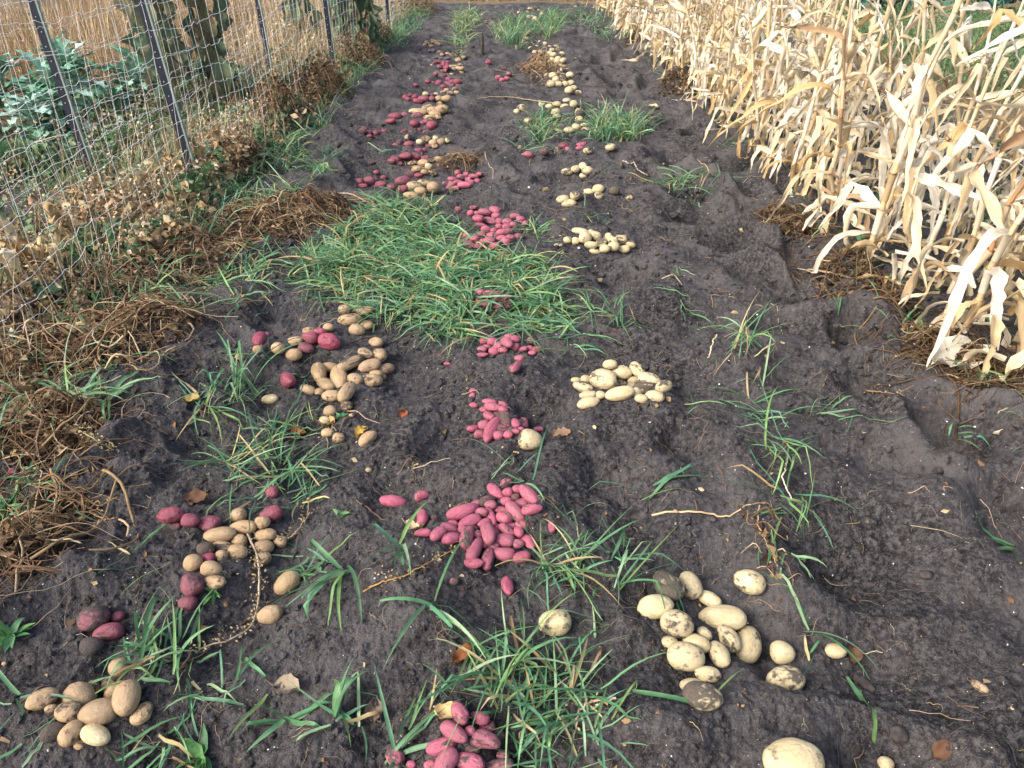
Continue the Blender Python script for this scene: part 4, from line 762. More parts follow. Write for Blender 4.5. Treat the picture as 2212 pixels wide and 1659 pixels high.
grass("grass", "big lush green grass patch across the middle of the bed",
      [(850, 470, 100, 65, 770, .255, .0095, 0.49), (905, 560, 215, 70, 1650, .289, .0105, 0.49), (960, 640, 240, 60, 1320, .281, .0105, 0.45), (1060, 690, 150, 40, 418, .255, .010, 0.42),
       (1130, 640, 90, 60, 396, .255, .010, 0.49), (740, 585, 110, 60, 462, .255, .010, 0.42), (930, 425, 70, 30, 198, .238, .009, 0.63), (1130, 530, 40, 60, 143, .204, .008, 0.56)])
grass("grass", "green grass band between the tan potatoes and the pink heap on the left",
      [(520, 830, 50, 55, 20, .235, .0082, .9), (600, 930, 95, 55, 56, .219, .0075, .6), (560, 1000, 110, 50, 65, .235, .0075, .6), (600, 1070, 100, 50, 39, .219, .0075, .55), (690, 850, 110, 70, 20, .235, .0067, .6),
       (650, 760, 110, 50, 14, .203, .0060, .5), (700, 900, 60, 40, 17, .156, .0045, .6)])
grass("grass", "green grass around the bottom-left tan potato heap",
      [(360, 1420, 90, 45, 33, .160, .0097, 0.68), (390, 1445, 70, 50, 16, .160, .0097, 0.60), (50, 1510, 80, 60, 13, .173, .0105, 0.45), (170, 1640, 180, 40, 31, .146, .0090, 0.45), (370, 1590, 90, 60, 16, .146, .0090, 0.52), (90, 1600, 90, 50, 16, .160, .0090, 0.45), (280, 1480, 60, 30, 4, .173, .0097, 0.52)])
grass("grass", "green grass around the lone yellow potato at bottom centre",
      [(1170, 1240, 105, 55, 65, .203, .0075, .7), (1130, 1180, 70, 50, 30, .172, .0075, .6), (1210, 1160, 30, 50, 12, .203, .0067, 1.0), (1200, 1400, 100, 60, 56, .203, .0082, .8), (1170, 1500, 120, 70, 83, .203, .0082, .75),
       (1200, 1600, 100, 60, 48, .188, .0082, .8), (960, 1530, 90, 60, 17, .188, .0082, .8), (1020, 1480, 60, 80, 15, .188, .0082, .9), (1050, 1630, 80, 30, 11, .172, .0075, .8)])
grass("grass", "green grass tufts right of the middle yellow potato heap",
      [(1580, 790, 85, 55, 28, .266, .0075, 1.0), (1620, 890, 60, 45, 26, .219, .0075, .8), (1590, 760, 60, 40, 11, .282, .0075, 1.2), (1480, 880, 60, 40, 4, .172, .0060, .7)])
grass("grass", "thin straggling grass down the right soil strip", [(1670, 1000, 40, 50, 22, .28, .008, .6), (1700, 1060, 30, 50, 14, .24, .008, .5), (1740, 1420, 60, 50, 10, .22, .008, .6), (1730, 1100, 20, 20, 6, .2, .007, .5)])
grass("grass", "bright grass patch around the yellow potatoes in the upper right row",
      [(1195, 275, 75, 26, 420, .28, .011, .9), (1330, 285, 66, 24, 380, .30, .011, 1.0), (1260, 295, 110, 18, 260, .24, .010, .8), (1180, 320, 60, 14, 60, .2, .009, .7), (1230, 245, 60, 18, 90, .2, .01, .8)])
grass("grass", "far bright green grass clump left of the far yellow potatoes", [(1105, 78, 36, 28, 520, .40, .014, 1.1), (1185, 58, 40, 28, 460, .40, .013, 1.0), (1140, 95, 40, 18, 160, .3, .012, .9), (1250, 52, 40, 12, 60, .25, .012, .8)])
grass("grass", "pale far grass strip near the end of the bed", [(1010, 40, 26, 14, 220, .4, .016, .7), (1000, 70, 18, 28, 240, .35, .014, .7), (990, 95, 16, 16, 90, .3, .012, .6), (1000, 118, 26, 6, 40, .2, .012, .5)], cols=[(.16, .29, .12), (.22, .34, .18), (.30, .38, .22)])
grass("grass", "sparse grass tuft lying on the right soil strip in the distance", [(1500, 400, 70, 14, 56, .30, .011, .4), (1470, 395, 40, 10, 20, .3, .01, .5)])
grass("grass", "loose grass on the soil left of the red potatoes", [(700, 375, 45, 18, 60, .26, .011, .6), (690, 345, 60, 12, 40, .24, .01, .5), (780, 332, 50, 8, 24, .24, .01, .4)])
grass("grass", "loose grass strands over the mound beside the vine heaps", [(490, 620, 66, 26, 90, .28, .010, .4), (540, 590, 60, 26, 70, .28, .010, .5), (560, 650, 50, 20, 14, .2, .008, .4), (330, 680, 80, 40, 40, .28, .011, .6), (250, 760, 60, 30, 26, .26, .012, .4), (140, 780, 90, 40, 26, .3, .012, .3)])
grass("grass", "thin grass strands lying right of the big grass patch", [(1330, 690, 60, 18, 22, .24, .008, .4), (1230, 735, 36, 16, 16, .26, .010, .5), (1280, 670, 60, 16, 26, .26, .009, .4), (1190, 590, 40, 40, 26, .22, .008, .7), (1230, 1210, 60, 30, 16, .24, .009, .7), (1340, 1230, 50, 30, 12, .26, .009, .8), (1100, 1050, 50, 30, 16, .2, .008, .7), (930, 735, 60, 30, 14, .2, .008, .6), (1250, 450, 90, 30, 16, .18, .007, .7), (1310, 370, 30, 20, 8, .2, .008, .6)])
grass("grass", "thin scattered grass blades over the open soil", [(800, 1250, 250, 150, 26, .16, .009, .4), (620, 1550, 200, 80, 18, .16, .010, .5), (420, 900, 160, 60, 26, .22, .009, .3), (1700, 1200, 400, 300, 20, .14, .008, .3), (420, 1250, 150, 100, 12, .16, .009, .4), (1900, 900, 180, 60, 10, .18, .009, .5), (900, 700, 300, 60, 24, .2, .008, .5), (1250, 500, 60, 60, 16, .16, .007, .6), (1500, 600, 200, 80, 14, .16, .008, .3)])

grass("grass", "scattered grass growing up through the left vine heaps", [(420, 520, 160, 60, 130, .26, .009, .7), (230, 660, 200, 90, 110, .26, .011, .5), (560, 440, 90, 30, 120, .26, .009, .7), (120, 830, 130, 70, 40, .24, .012, .4), (600, 330, 60, 40, 160, .26, .010, .8), (680, 270, 40, 30, 90, .26, .01, .8), (480, 400, 80, 40, 160, .26, .009, .9), (50, 1080, 60, 40, 40, .16, .012, .5)])
def strip(name, label, x0, x1, y0, y1, n, L, wd, up, cols, m, cat, bend=1.0, power=1.4, extra=None, kink=.3, patchy=0.0):
    """plants sown evenly over a strip of ground"""
    x = x0 + (x1 - x0) * rng.random(n); y = y0 + (y1 - y0) * rng.random(n) ** power
    if patchy: k = fbm(x * 1.1, y * 1.1, 2, 77) > (rng.random(n) - .5) * 1.0 + patchy - .5; x, y = x[k], y[k]; n = len(x)
    P = np.stack([x, y, H(x, y, False)], 1); A = Acc()
    blades(A, P, L * (.4 + .8 * rng.random(n)), wd * (.6 + .7 * rng.random(n)), palette(cols, n, .25), up + .4 * (rng.random(n) - .5), bend * (.3 + rng.random(n)), kink=kink, segs=5, ground=False)
    if extra: extra(A)
    return obj(name, A.mesh(name, m), kind="stuff", label=label, cat=cat)
def leafy(A, x0, x1, y0, y1, n, hgt, size, cols, power=1.3, patch=None):
    x = x0 + (x1 - x0) * rng.random(n); y = y0 + (y1 - y0) * rng.random(n) ** power
    if patch is not None:
        k = fbm(x * patch, y * patch, 2, 91) > -.05; x, y = x[k], y[k]; n = len(x)
    hh = hgt * (.25 + .75 * np.clip(.5 + fbm(x * 1.3, y * 1.3, 2, 92), 0, 1))
    z = H(x, y, False) + hh * rng.random(n) ** .7
    crumbs(A, np.stack([x, y, z], 1), size * (.5 + rng.random(n)), palette(cols, n, .25), .6)
WEED = [(.075, .165, .085), (.11, .22, .11), (.065, .145, .085), (.15, .25, .11)]
TAN = [(.44, .34, .21), (.56, .45, .29), (.36, .26, .15), (.66, .56, .40), (.28, .20, .12)]
strip("grass", "green grass verge along the foot of the wire fences", -3.4, -1.75, 1.6, 17.5, 15000, .30, .009, .9, GREEN, M_GRASS, "grass", 1.4, patchy=.45)
strip("green_weeds", "low leafy green weeds under the near wire fence", -3.4, -2.05, 2.2, 9.5, 600, .2, .008, 1.0, WEED, M_GRASS, "weeds",
      extra=lambda A: (leafy(A, -4.0, -1.95, 2.6, 10.5, 30000, .26, .055, WEED + [(.16, .26, .13)], 1.2, 1.0)))
strip("dry_weeds", "dry tan weeds standing in the wire fence", -3.5, -1.9, 1.8, 16.5, 5200, .52, .0052, 1.35, TAN, M_DRY, "weeds", .5, 1.5, patchy=.5,
      extra=lambda A: leafy(A, -3.4, -1.95, 1.8, 15.5, 15000, .46, .022, [(.38, .28, .18), (.48, .38, .26), (.28, .20, .13), (.60, .51, .38)], 1.5, 1.3))
strip("dry_weeds", "feathery brown and tan dead weeds on the left bank above the vine heaps", -2.9, -1.95, 2.1, 6.5, 1500, .30, .005, 1.2, TAN, M_DRY, "weeds", .8, 1.2, patchy=.35,
      extra=lambda A: (leafy(A, -2.9, -1.9, 2.1, 6.5, 9000, .30, .026, [(.30, .21, .13), (.42, .32, .21), (.20, .135, .085), (.52, .43, .30)], 1.2, 1.6), leafy(A, -2.7, -1.85, 2.1, 9.0, 7000, .24, .05, [(.34, .24, .14), (.46, .35, .22), (.24, .16, .10)], 1.2, 2.0)))
strip("dry_grass", "tall tan dry grass field behind the kale", -13.5, -4.0, 8.3, 19.0, 30000, .85, .008, 1.42, [(.42, .31, .19), (.52, .39, .25), (.34, .24, .14), (.62, .50, .34), (.25, .17, .095)], M_DRY, "grass", .35, 1.2, kink=.18,
      extra=lambda A: leafy(A, -13.5, -4.0, 8.3, 18.5, 16000, .8, .03, [(.44, .32, .20), (.54, .41, .26), (.32, .22, .13)], 1.2))
strip("dry_grass", "dry tan grass and straw beyond the fence near the field end", -4.2, -2.4, 9.5, 20.5, 5200, .6, .007, 1.3, TAN, M_DRY, "grass", .6, 1.1, kink=.3,
      extra=lambda A: leafy(A, -4.0, -2.4, 9.5, 18.5, 5200, .5, .035, [(.52, .40, .22), (.62, .50, .30), (.40, .28, .14)], 1.1))
strip("straw", "band of pale dry straw across the far end of the bed", -3.2, 4.0, 19.4, 22.0, 7000, .40, .012, .6, [(.50, .41, .27), (.58, .50, .36), (.38, .30, .19), (.26, .20, .13)], M_DRY, "straw", 1.6, 1.3)
strip("grass", "green grass and weeds growing under the dry corn", 1.75, 4.3, 2.0, 16.0, 5200, .17, .008, .9, GREEN + WEED, M_GRASS, "grass", 1.5, 1.5, patchy=.5,
      extra=lambda A: leafy(A, 1.85, 4.3, 2.3, 14, 2600, .08, .04, WEED, 1.5, 1.5))
strip("green_weeds", "green weed bed behind the corn at top right", 4.9, 13.0, 7.2, 15.5, 8000, .5, .010, 1.2, [(.10, .19, .075), (.14, .24, .10), (.18, .27, .13)], M_GRASS, "weeds", .8, 1.2,
      extra=lambda A: leafy(A, 4.9, 13.0, 7.2, 15.5, 24000, .5, .035, [(.095, .18, .075), (.13, .23, .10), (.17, .25, .13)], 1.2))
strip("straw", "loose pale straw on the soil between the corn and the weed bed", 3.7, 7.5, 3.8, 8.3, 2400, .28, .007, .3, [(.55, .44, .27), (.66, .55, .36), (.40, .29, .16)], M_DRY, "straw", 1.0, 1.2)
strip("grass", "green grass verge left of the soil at the far end", -2.6, -1.6, 11.5, 17.5, 1300, .22, .012, .9, GREEN, M_GRASS, "grass", 1.2, 1.2)
strip("grass", "short green grass at the foot of the far corn", 1.3, 2.3, 12.5, 17.0, 500, .25, .013, .9, GREEN, M_GRASS, "grass", 1.2, 1.2)

# single seedlings and tufts that stand clear on the soil
def tuft(label, px, py, n, L, wd, up, spread=.012, heads=None, group="single grass tufts on the bare soil"):
    c, _ = hit([px], [py]); P = np.repeat(c, n, 0); P[:, :2] += spread * rng.normal(size=(n, 2)); P[:, 2] += .008; A = Acc()
    hd = None if heads is None else np.resize(np.radians(heads), n)
    blades(A, P, L * (.75 + .4 * rng.random(n)), wd * (.8 + .4 * rng.random(n)), palette(GREEN, n, .2), up + .3 * (rng.random(n) - .5), .7 + .9 * rng.random(n), kink=.6, segs=10, head=hd)
    for v in A.V: v -= c[0]
    obj("grass_tuft", A.mesh("grass_tuft", M_GRASS), None, label, "grass tuft", group, loc=c[0])
tuft("grass seedling with three long hanging blades left of the pink heap", 868, 1190, 6, .20, .013, .9, heads=[-80, -95, -110, 60, 170, -60])
tuft("spread grass tuft with long blades in the middle of the open soil", 748, 1235, 9, .24, .013, .5, heads=[-120, -100, -135, -80, -60, 150])
tuft("thin grass plant between the pink heap and the lower pink heap", 930, 1310, 6, .24, .012, .6, heads=[-45, -100, 190, 70, -60])
tuft("single upright folded grass shoot left of the lower pink heap", 730, 1545, 5, .13, .014, 1.2, .005, heads=[70, 60, 80])
tuft("small sprawling grass plant at the bottom edge left of centre", 625, 1565, 7, .15, .012, .5)
tuft("forked grass plant pointing up on the right middle soil", 1400, 1075, 4, .26, .011, .6, heads=[35, 5, 200, 20])
tuft("star-shaped grass plant on the soil below the left vine heaps", 232, 870, 7, .24, .014, .5, heads=[30, 160, -50, -70, 20, 60])
tuft("small bent grass seedling above the right soil hollow", 1800, 708, 3, .12, .009, .8)
tuft("long drooping grass blade hanging beside the shredded corn leaf", 2085, 835, 4, .28, .010, 1.0, heads=[-100, -80, 120])
tuft("small two-bladed seedling in the right footprint hollow", 2072, 950, 4, .12, .009, .6)
tuft("long single grass blade on the soil right of the yellow heap", 1832, 1480, 2, .30, .014, .2, heads=[-85, -100])
tuft("thin grass stem curving over the small round yellow potato", 1745, 1365, 4, .2, .010, .6, heads=[120, -60, -40])
tuft("grass tuft at the right frame edge above the footprint", 2185, 1190, 5, .2, .010, .5, heads=[180, 200, -120])
tuft("grass blade bent like a tick below the big yellow heap", 1520, 1540, 3, .2, .010, .2, heads=[175, 40])
tuft("fine grass stem arching over the top of the front yellow heap", 1330, 1275, 5, .26, .010, .8, heads=[30, 10, -30, 60])
tuft("wide tuft of long blades left of the tan middle heap", 515, 850, 14, .34, .012, 1.1, .03)
tuft("grass tuft at the bottom edge beside the last pink potatoes", 860, 1650, 7, .2, .012, .7)
tuft("upright grass clump leaning over the bottom-left red potatoes", 300, 1396, 4, .20, .014, 1.1, heads=[80, 60, 110, 30])
def rosette(label, px, py, n, L, wd):
    c, _ = hit([px], [py]); A = Acc(); P = np.repeat(c, n, 0)
    blades(A, P, L * (.7 + .5 * rng.random(n)), wd, palette([(.10, .26, .08), (.14, .32, .10), (.09, .22, .10)], n, .15), .35, .6, kink=0, segs=5)
    for v in A.V: v -= c[0]
    obj("weed_seedling", A.mesh("weed_seedling", M_GRASS), None, label, "weed seedling", "small broad-leaved weed seedlings", loc=c[0])
for a in [("bright green rosette weed at the left frame edge above the tan heap", 25, 1375, 14, .055, .02), ("small grey-green rosette beside the pale dead stem", 462, 1285, 10, .04, .014),
          ("lone flat green leaf seedling on the middle soil", 735, 1115, 4, .035, .018), ("green rosette weed at the bottom edge under the tan heap", 435, 1640, 10, .06, .03),
          ("low green rosette on the left below the lone red potato", 10, 1100, 14, .07, .02), ("pale green seedling left of the second left vine scrap", 30, 1130, 8, .05, .02),
          ("tiny clover seedling above the two lone yellow potatoes", 735, 905, 8, .04, .016), ("green round-leaved weed by the corn edge vine heap", 1985, 710, 7, .07, .035)]: rosette(*a)

# ------------------------------------------------------------------ kale bed and other leafy plants
def lobed_leaf(r, p0, hd, L, wd, e0, bend, col, lob=.35):
    s, cN = 12, 7; t = np.linspace(0, 1, s); e = e0 - bend * t ** 1.3; hh = hd + r.normal() * .25 * t
    d = np.stack([np.cos(e) * np.cos(hh), np.cos(e) * np.sin(hh), np.sin(e)], 1) * (L / (s - 1)); P = p0 + np.concatenate([np.zeros((1, 3)), np.cumsum(d[:-1], 0)])
    P[:, 2] = np.maximum(P[:, 2], .01)
    sd = np.stack([-np.sin(hh), np.cos(hh), 0 * hh], 1); d /= np.linalg.norm(d, axis=1, keepdims=True); nr = np.cross(d, sd)
    prof = np.where(t < .22, .10, np.sin(np.clip((t - .15) / .9, 0, 1) * PI) ** .6) * (1 - lob * (np.arange(s) % 2)) + .02
    u = np.linspace(-1, 1, cN)
    off = wd * .5 * prof[:, None] * (.30 * np.abs(u)[None] + .22 * np.sin(u[None] * 5 + t[:, None] * 17 + r.random() * 6) * np.abs(u)[None])
    V = P[:, None] + sd[:, None] * (wd * .5 * prof[:, None] * u[None])[..., None] + nr[:, None] * off[..., None]
    C = np.asarray(col)[None, None] * (1 + .5 * (np.abs(u) < .2) * 1.0)[None, :, None] * np.ones((s, 1, 1))
    return V.reshape(-1, 3), grid_faces(1, s, cN), C.reshape(-1, 3)
def leaf_plant(name, label, cat, group, x, y, n, L, wd, hgt, cols, m, lob=.35, seed=0, stalkcol=None, sc=1.0):
    r = np.random.default_rng(seed); z = float(H(np.array([x]), np.array([y]), False)[0]); root = obj(name, None, None, label, cat, group, loc=(x, y, z)); root.scale = (sc * (1.25 if name == 'kale_plant' else 1),) * 3
    A = Acc(); tt = np.linspace(0, 1, 5); tubes(A, np.stack([.01 * np.sin(tt * 4), .01 * tt, tt * hgt], 1)[None], .013, np.array(stalkcol or (.22, .26, .14))); obj("stem", A.mesh("stem", M_STALK), root)
    for i in range(n):
        f = i / n; A = Acc()
        V, Q, C = lobed_leaf(r, np.array([0, 0, hgt * (.15 + .85 * f)]), i * 2.4 + r.normal() * .3, L * (.65 + .5 * r.random()), wd * (.7 + .5 * r.random()), .25 + .95 * f + .2 * r.normal(), 1.0 + .7 * r.random(), np.array(cols[r.integers(0, len(cols))]) * (.8 + .4 * r.random()), lob)
        A.add(V, Q, C=C); obj("leaf", A.mesh(name + "_leaf", m), root)
KALE = [(.12, .27, .18), (.19, .36, .27), (.31, .47, .40), (.08, .20, .12)]
for i, (x, y, s, lab) in enumerate([(-3.75, 5.9, .9, "grey-green kale, nearest to the far fence at the teal hose"), (-4.35, 5.7, 1.0, "grey-green kale at the left frame edge, front of the bed"),
        (-3.95, 6.6, 1.05, "kale with curled blue-green leaves in the middle of the bed"), (-4.7, 6.5, 1.0, "kale at the left frame edge, second from the front"),
        (-4.15, 7.3, 1.1, "tall kale behind the first fence post"), (-3.7, 7.5, .85, "kale at the back right of the bed, beside the dead sunflowers"),
        (-4.9, 7.4, 1.0, "kale at the back left of the bed, against the tan grass"), (-5.4, 6.9, 1.0, "outermost left kale against the tan grass"), (-3.5, 6.7, .7, "small kale close to the far fence"),
        (-4.1, 5.2, .75, "low kale in front of the bed beside the fence foot"), (-4.6, 7.9, 1.05, "rearmost kale of the bed, under the tan grass"), (-3.9, 8.1, .9, "rearmost right kale, near the dead sunflowers")]):
    leaf_plant("kale_plant", lab, "kale", "kale plants in the left bed", x, y, 46, .28, .12, .30, KALE, M_KALE, .6, 300 + i, sc=s)
for i in range(9):
    leaf_plant("cabbage_plant", "%s blue-green cabbage plant from the left at top right" % ordn(i + 1).capitalize(), "cabbage", "blue-green cabbage plants at top right", 6.6 + .75 * i, 15.6 + .3 * (i % 3), 20, .55, .32, .55,
               [(.04, .13, .12), (.06, .17, .16), (.09, .22, .21)], M_KALE, .1, 330 + i, sc=1.15)

def dead_sunflower(label, x, y, hgt, n, seed, green=.5):
    r = np.random.default_rng(seed); z = float(H(np.array([x]), np.array([y]), False)[0]); root = obj("dead_sunflower", None, None, label, "dead sunflower", "tall dead sunflowers along the fence", loc=(x, y, z))
    s = 12; tt = np.linspace(0, 1, s); cx = r.normal() * .12 * tt ** 2 + .02 * np.sin(tt * 7); cy = r.normal() * .08 * tt ** 2; P = np.stack([cx, cy, tt * hgt - .03], 1)
    A = Acc(); tubes(A, P[None], np.linspace(.022, .010, s)[None], np.array((.36, .36, .13)) if r.random() < green else np.array((.25, .19, .12)), 8); obj("stem", A.mesh("stem", M_STALK), root)
    for i in range(n):
        f = .10 + .9 * (i + r.random() * .6) / n; k = int(f * (s - 1)); p = P[min(k, s - 1)]; hd = i * 2.4 + r.normal() * .4
        # a limp leaf: short stalk out, then the blade hangs straight down, folded lengthwise
        L = .20 + .24 * r.random(); wd = .13 + .15 * r.random(); A = Acc(); q = np.linspace(0, 1, 6); out = .05 + .15 * r.random(); dv = np.array([np.cos(hd), np.sin(hd), 0])
        pet = p + dv * (out * q)[:, None] + np.array([0, 0, 1]) * (.05 * q - .10 * q ** 2)[:, None]; tubes(A, pet[None], .004, np.array((.22, .20, .10)))
        m_, c_ = 10, 7; t = np.linspace(0, 1, m_); u = np.linspace(-1, 1, c_); prof = np.sin(np.clip(t * .95 + .06, 0, 1) * PI) ** .7
        sd = np.array([-np.sin(hd), np.cos(hd), 0]); ph = r.random() * 6
        hwid = wd * .5 * prof * (.65 + .2 * np.sin(t * 8 + ph)); fold = .7 + .7 * r.random()
        V = pet[-1] + dv * (.03 * np.sin(t * 5 + ph) - .03 * t)[:, None, None] + np.array([0, 0, -1.0]) * (t * L)[:, None, None] + sd * (hwid[:, None] * u[None])[..., None] \
            + dv * (hwid[:, None] * fold * np.abs(u)[None] + .02 * np.sin(t[:, None] * 14 + u[None] * 4 + ph) * np.abs(u)[None])[..., None]
        V[..., 2] = np.maximum(V[..., 2], .01)
        col = np.array([(.085, .145, .100), (.12, .185, .125), (.16, .21, .13), (.17, .18, .12), (.22, .21, .14)][r.integers(0, 5)]) * (.8 + .4 * r.random())
        A.add(V, grid_faces(1, m_, c_), C=col); obj("leaf", A.mesh("sunflower_leaf", M_WILT), root)
for i, a in enumerate([("dead sunflower with hanging dark leaves, left of the second fence post", -3.42, 7.75, 1.75, 40), ("dead sunflower with a pale green stem, right behind the second fence post", -3.18, 7.2, 1.8, 38),
        ("shrivelled dead sunflower to the right of the pale stemmed one", -2.82, 7.5, 1.7, 38), ("blackened dead sunflower at the far fence post, nearest the soil", -2.08, 11.0, 1.5, 46),
        ("dead sunflower with a yellow-green stalk beside the far fence post", -2.28, 11.0, 1.5, 34), ("dead sunflower behind the blackened one by the fence", -2.35, 11.6, 1.5, 34), ("dead sunflower standing farthest along the far fence", -3.0, 11.2, 1.5, 34)]):
    dead_sunflower(*a, seed=400 + i, green=1.0 if i in (1, 4) else .3)
def wilted(label, px, py, hgt, n, seed, cols):
    c, _ = hit([px], [py]); c = c[0]; r = np.random.default_rng(seed); root = obj("wilted_plant", None, None, label, "wilted plant", "wilted pale plants by the near fence", loc=c)
    k = 4; tt = np.linspace(0, 1, 7); base = r.normal(size=(k, 2)) * .05; le = r.normal(size=(k, 2)) * .15
    P = np.stack([np.concatenate([(base[:, None] + le[:, None] * (tt ** 2)[None, :, None]), np.broadcast_to((tt * hgt)[None, :, None], (k, 7, 1))], 2)])[0]
    A = Acc(); tubes(A, P, .004, jit((.42, .30, .15), k)); obj("stem", A.mesh("stem", M_DRY), root)
    for i in range(n):
        p = P[i % k, 2 + r.integers(0, 5)]; A = Acc(); V, Q, C, U = corn_leaf(r, p.copy(), r.random() * 6.28, .10 + .12 * r.random(), .03 + .03 * r.random(), .3, 2.2, np.array(cols[r.integers(0, len(cols))]) * (.8 + .4 * r.random()))
        A.add(V, Q, C=C); obj("leaf", A.mesh("wilted_leaf", M_DRY), root)
PALE = [(.52, .42, .26), (.44, .33, .19), (.62, .53, .37), (.32, .22, .13)]
for i, a in enumerate([("pale wilted plant at the left frame edge above the wide vine tangle", 15, 700, .34, 22), ("yellowed wilted plant under the near wire", 75, 610, .30, 20), ("brown wilted plant against the near fence wire", 175, 540, .32, 22),
        ("russet wilted plant at the foot of the second fence post", 392, 420, .36, 24), ("pale wilted plant between the first two fence posts", 300, 470, .30, 18), ("wilted plant with yellow strips left of the first post foot", 120, 590, .3, 18)]):
    wilted(*a, 500 + i, PALE)

# garden hose, wooden crate far behind, stakes
def tube_thing(name, label, cat, pts, r, m, k=10, col=(.5, .5, .5)):
    P = np.array(pts, float); t = np.linspace(0, len(P) - 1, 40); i = np.clip(t.astype(int), 0, len(P) - 2); f = (t - i)[:, None]
    pm = P[np.clip(i - 1, 0, None)]; p0 = P[i]; p1 = P[i + 1]; p2 = P[np.clip(i + 2, None, len(P) - 1)]
    Q = .5 * (2 * p0 + (p1 - pm) * f + (2 * pm - 5 * p0 + 4 * p1 - p2) * f ** 2 + (3 * p0 - pm - 3 * p1 + p2) * f ** 3)
    o = Q[0].copy(); A = Acc(); tubes(A, (Q - o)[None], r, np.array(col), k); return obj(name, A.mesh(name, m), None, label, cat, loc=o)
hp, _ = hit([110, 150, 150, 170, 215, 240, 262], [322, 312, 298, 288, 272, 264, 256]); hp[:, 2] += .03
tube_thing("garden_hose", "teal garden hose lying among the kale behind the fence", "hose", hp, .016, M_HOSE)
tube_thing("garden_hose", "teal garden hose lying across the straw at the far end", "hose", [(-.6, 20.6, .10), (.2, 20.4, .09), (.9, 20.5, .1), (1.7, 20.2, .1)], .02, M_HOSE)
def slat_box(label, x, y, w_, d_, h_):
    z = float(H(np.array([x]), np.array([y]), False)[0]); root = obj("wooden_crate", None, None, label, "crate", loc=(x, y, z))
    def bx(A, c, hf):
        c, hf = np.array(c), np.array(hf); V = np.array([c + hf * s for s in [(-1, -1, -1), (1, -1, -1), (1, 1, -1), (-1, 1, -1), (-1, -1, 1), (1, -1, 1), (1, 1, 1), (-1, 1, 1)]])
        A.add(V, [(0, 3, 2, 1), (4, 5, 6, 7), (0, 1, 5, 4), (1, 2, 6, 5), (2, 3, 7, 6), (3, 0, 4, 7)])
    A = Acc()
    for k in range(5):
        zz = .07 + k * (h_ - .1) / 4.4
        for s in (-1, 1): bx(A, (0, s * d_ / 2, zz), (w_ / 2, .01, .045)); bx(A, (s * (w_ / 2 - .012), 0, zz), (.011, d_ / 2 - .012, .045))
    obj("slat", A.mesh("slat", M_WOOD, False), root)
    for sx in (-1, 1):
        for sy in (-1, 1): A = Acc(); bx(A, (sx * (w_ / 2 + .004), sy * (d_ / 2 + .035), h_ / 2), (.03, .024, h_ / 2)); obj("corner_post", A.mesh("corner_post", M_WOOD, False), root)
slat_box("grey slatted wooden crate in the tan grass at the top left corner", -8.1, 12.6, 1.5, .9, .75)
def stake(label, px, py, h_):
    c, _ = hit([px], [py]); A = Acc(); tt = np.linspace(0, 1, 6); tubes(A, np.stack([.015 * tt, 0 * tt, tt * h_ - .05 * (1 - tt)], 1)[None], np.array([.026, .025, .026, .024, .022, .012])[None], np.array((.1, .1, .1)), 6)
    obj("wooden_stake", A.mesh("wooden_stake", M_STAKE), None, label, "stake", loc=c[0])
stake("short dark stake standing in the far middle soil", 1041, 122, .30)
# ------------------------------------------------------------------ loose soil, specks, roots, fallen leaves, dead stems
def scatter(n, far=1.0, x0=-40, x1=2250, y0=8, y1=1700):
    px = rng.uniform(x0, x1, n); py = y1 - (y1 - y0) * rng.random(n) ** far; P, t = hit(px, py)
    k = (P[:, 0] > -2.4) & (P[:, 0] < 2.5) & (P[:, 1] < 18); return P[k], t[k]
def lumps(name, label, n, lo, hi, m, cat, sub=0.3, I=ICO1, far=.9):
    P, t = scatter(n, far); n = len(P); k = len(I[0]); sz = (lo + (hi - lo) * rng.random(n) ** 6) * np.clip(t / 2.2, .8, 2.6)
    D = I[0][None] * (1 + .75 * (rng.random((n, k, 1)) - .5)) * (1 + .8 * (rng.random((n, 1, 3)) - .5)); a = rng.random(n) * 6.28; ca, sa = np.cos(a)[:, None], np.sin(a)[:, None]
    D = np.stack([D[..., 0] * ca - D[..., 1] * sa, D[..., 0] * sa + D[..., 1] * ca, D[..., 2] * .8], -1) * sz[:, None, None]
    V = P[:, None] + D; V[..., 2] += (sz * (sub - .25))[:, None]
    F = (I[1][None] + (np.arange(n) * k)[:, None, None]).reshape(-1, 3)
    obj(name, mesh(name, V.reshape(-1, 3), F, m, smooth=False), kind="stuff", label=label, cat=cat)
lumps("soil_crumbs", "loose dark soil crumbs and clods over the dug bed", 30000, .0016, .0125, M_SOIL, "soil")
lumps("white_specks", "tiny white mineral specks sprinkled in the soil", 1500, .0010, .0034, M_SPECK, "specks", .5, far=.8)
def roots(n, label, cols, rlo, rhi, lo, hi):
    P, t = scatter(n, .9); n = len(P); s = 7; hd = rng.random(n) * 6.28; L = (lo + (hi - lo) * rng.random(n) ** 2) * np.clip(t / 2.5, .8, 2); hh = hd[:, None] + np.cumsum(rng.normal(size=(n, s)) * .45, 1); st = (L / (s - 1))[:, None]
    X = P[:, :1] + np.cumsum(np.cos(hh) * st, 1); Y = P[:, 1:2] + np.cumsum(np.sin(hh) * st, 1); Z = H(X.ravel(), Y.ravel()).reshape(n, s) + .002 + .010 * rng.random((n, 1)) * np.sin(np.linspace(0, PI, s))[None]
    A = Acc(); tubes(A, np.stack([X, Y, Z], -1), ((rlo + (rhi - rlo) * rng.random(n) ** 3) * np.clip(t / 2.2, .8, 2.2))[:, None] * np.linspace(1, .5, s)[None], palette(cols, n, .25), 3)
    obj("root_fibres", A.mesh("root_fibres", M_DRY), kind="stuff", label=label, cat="roots")
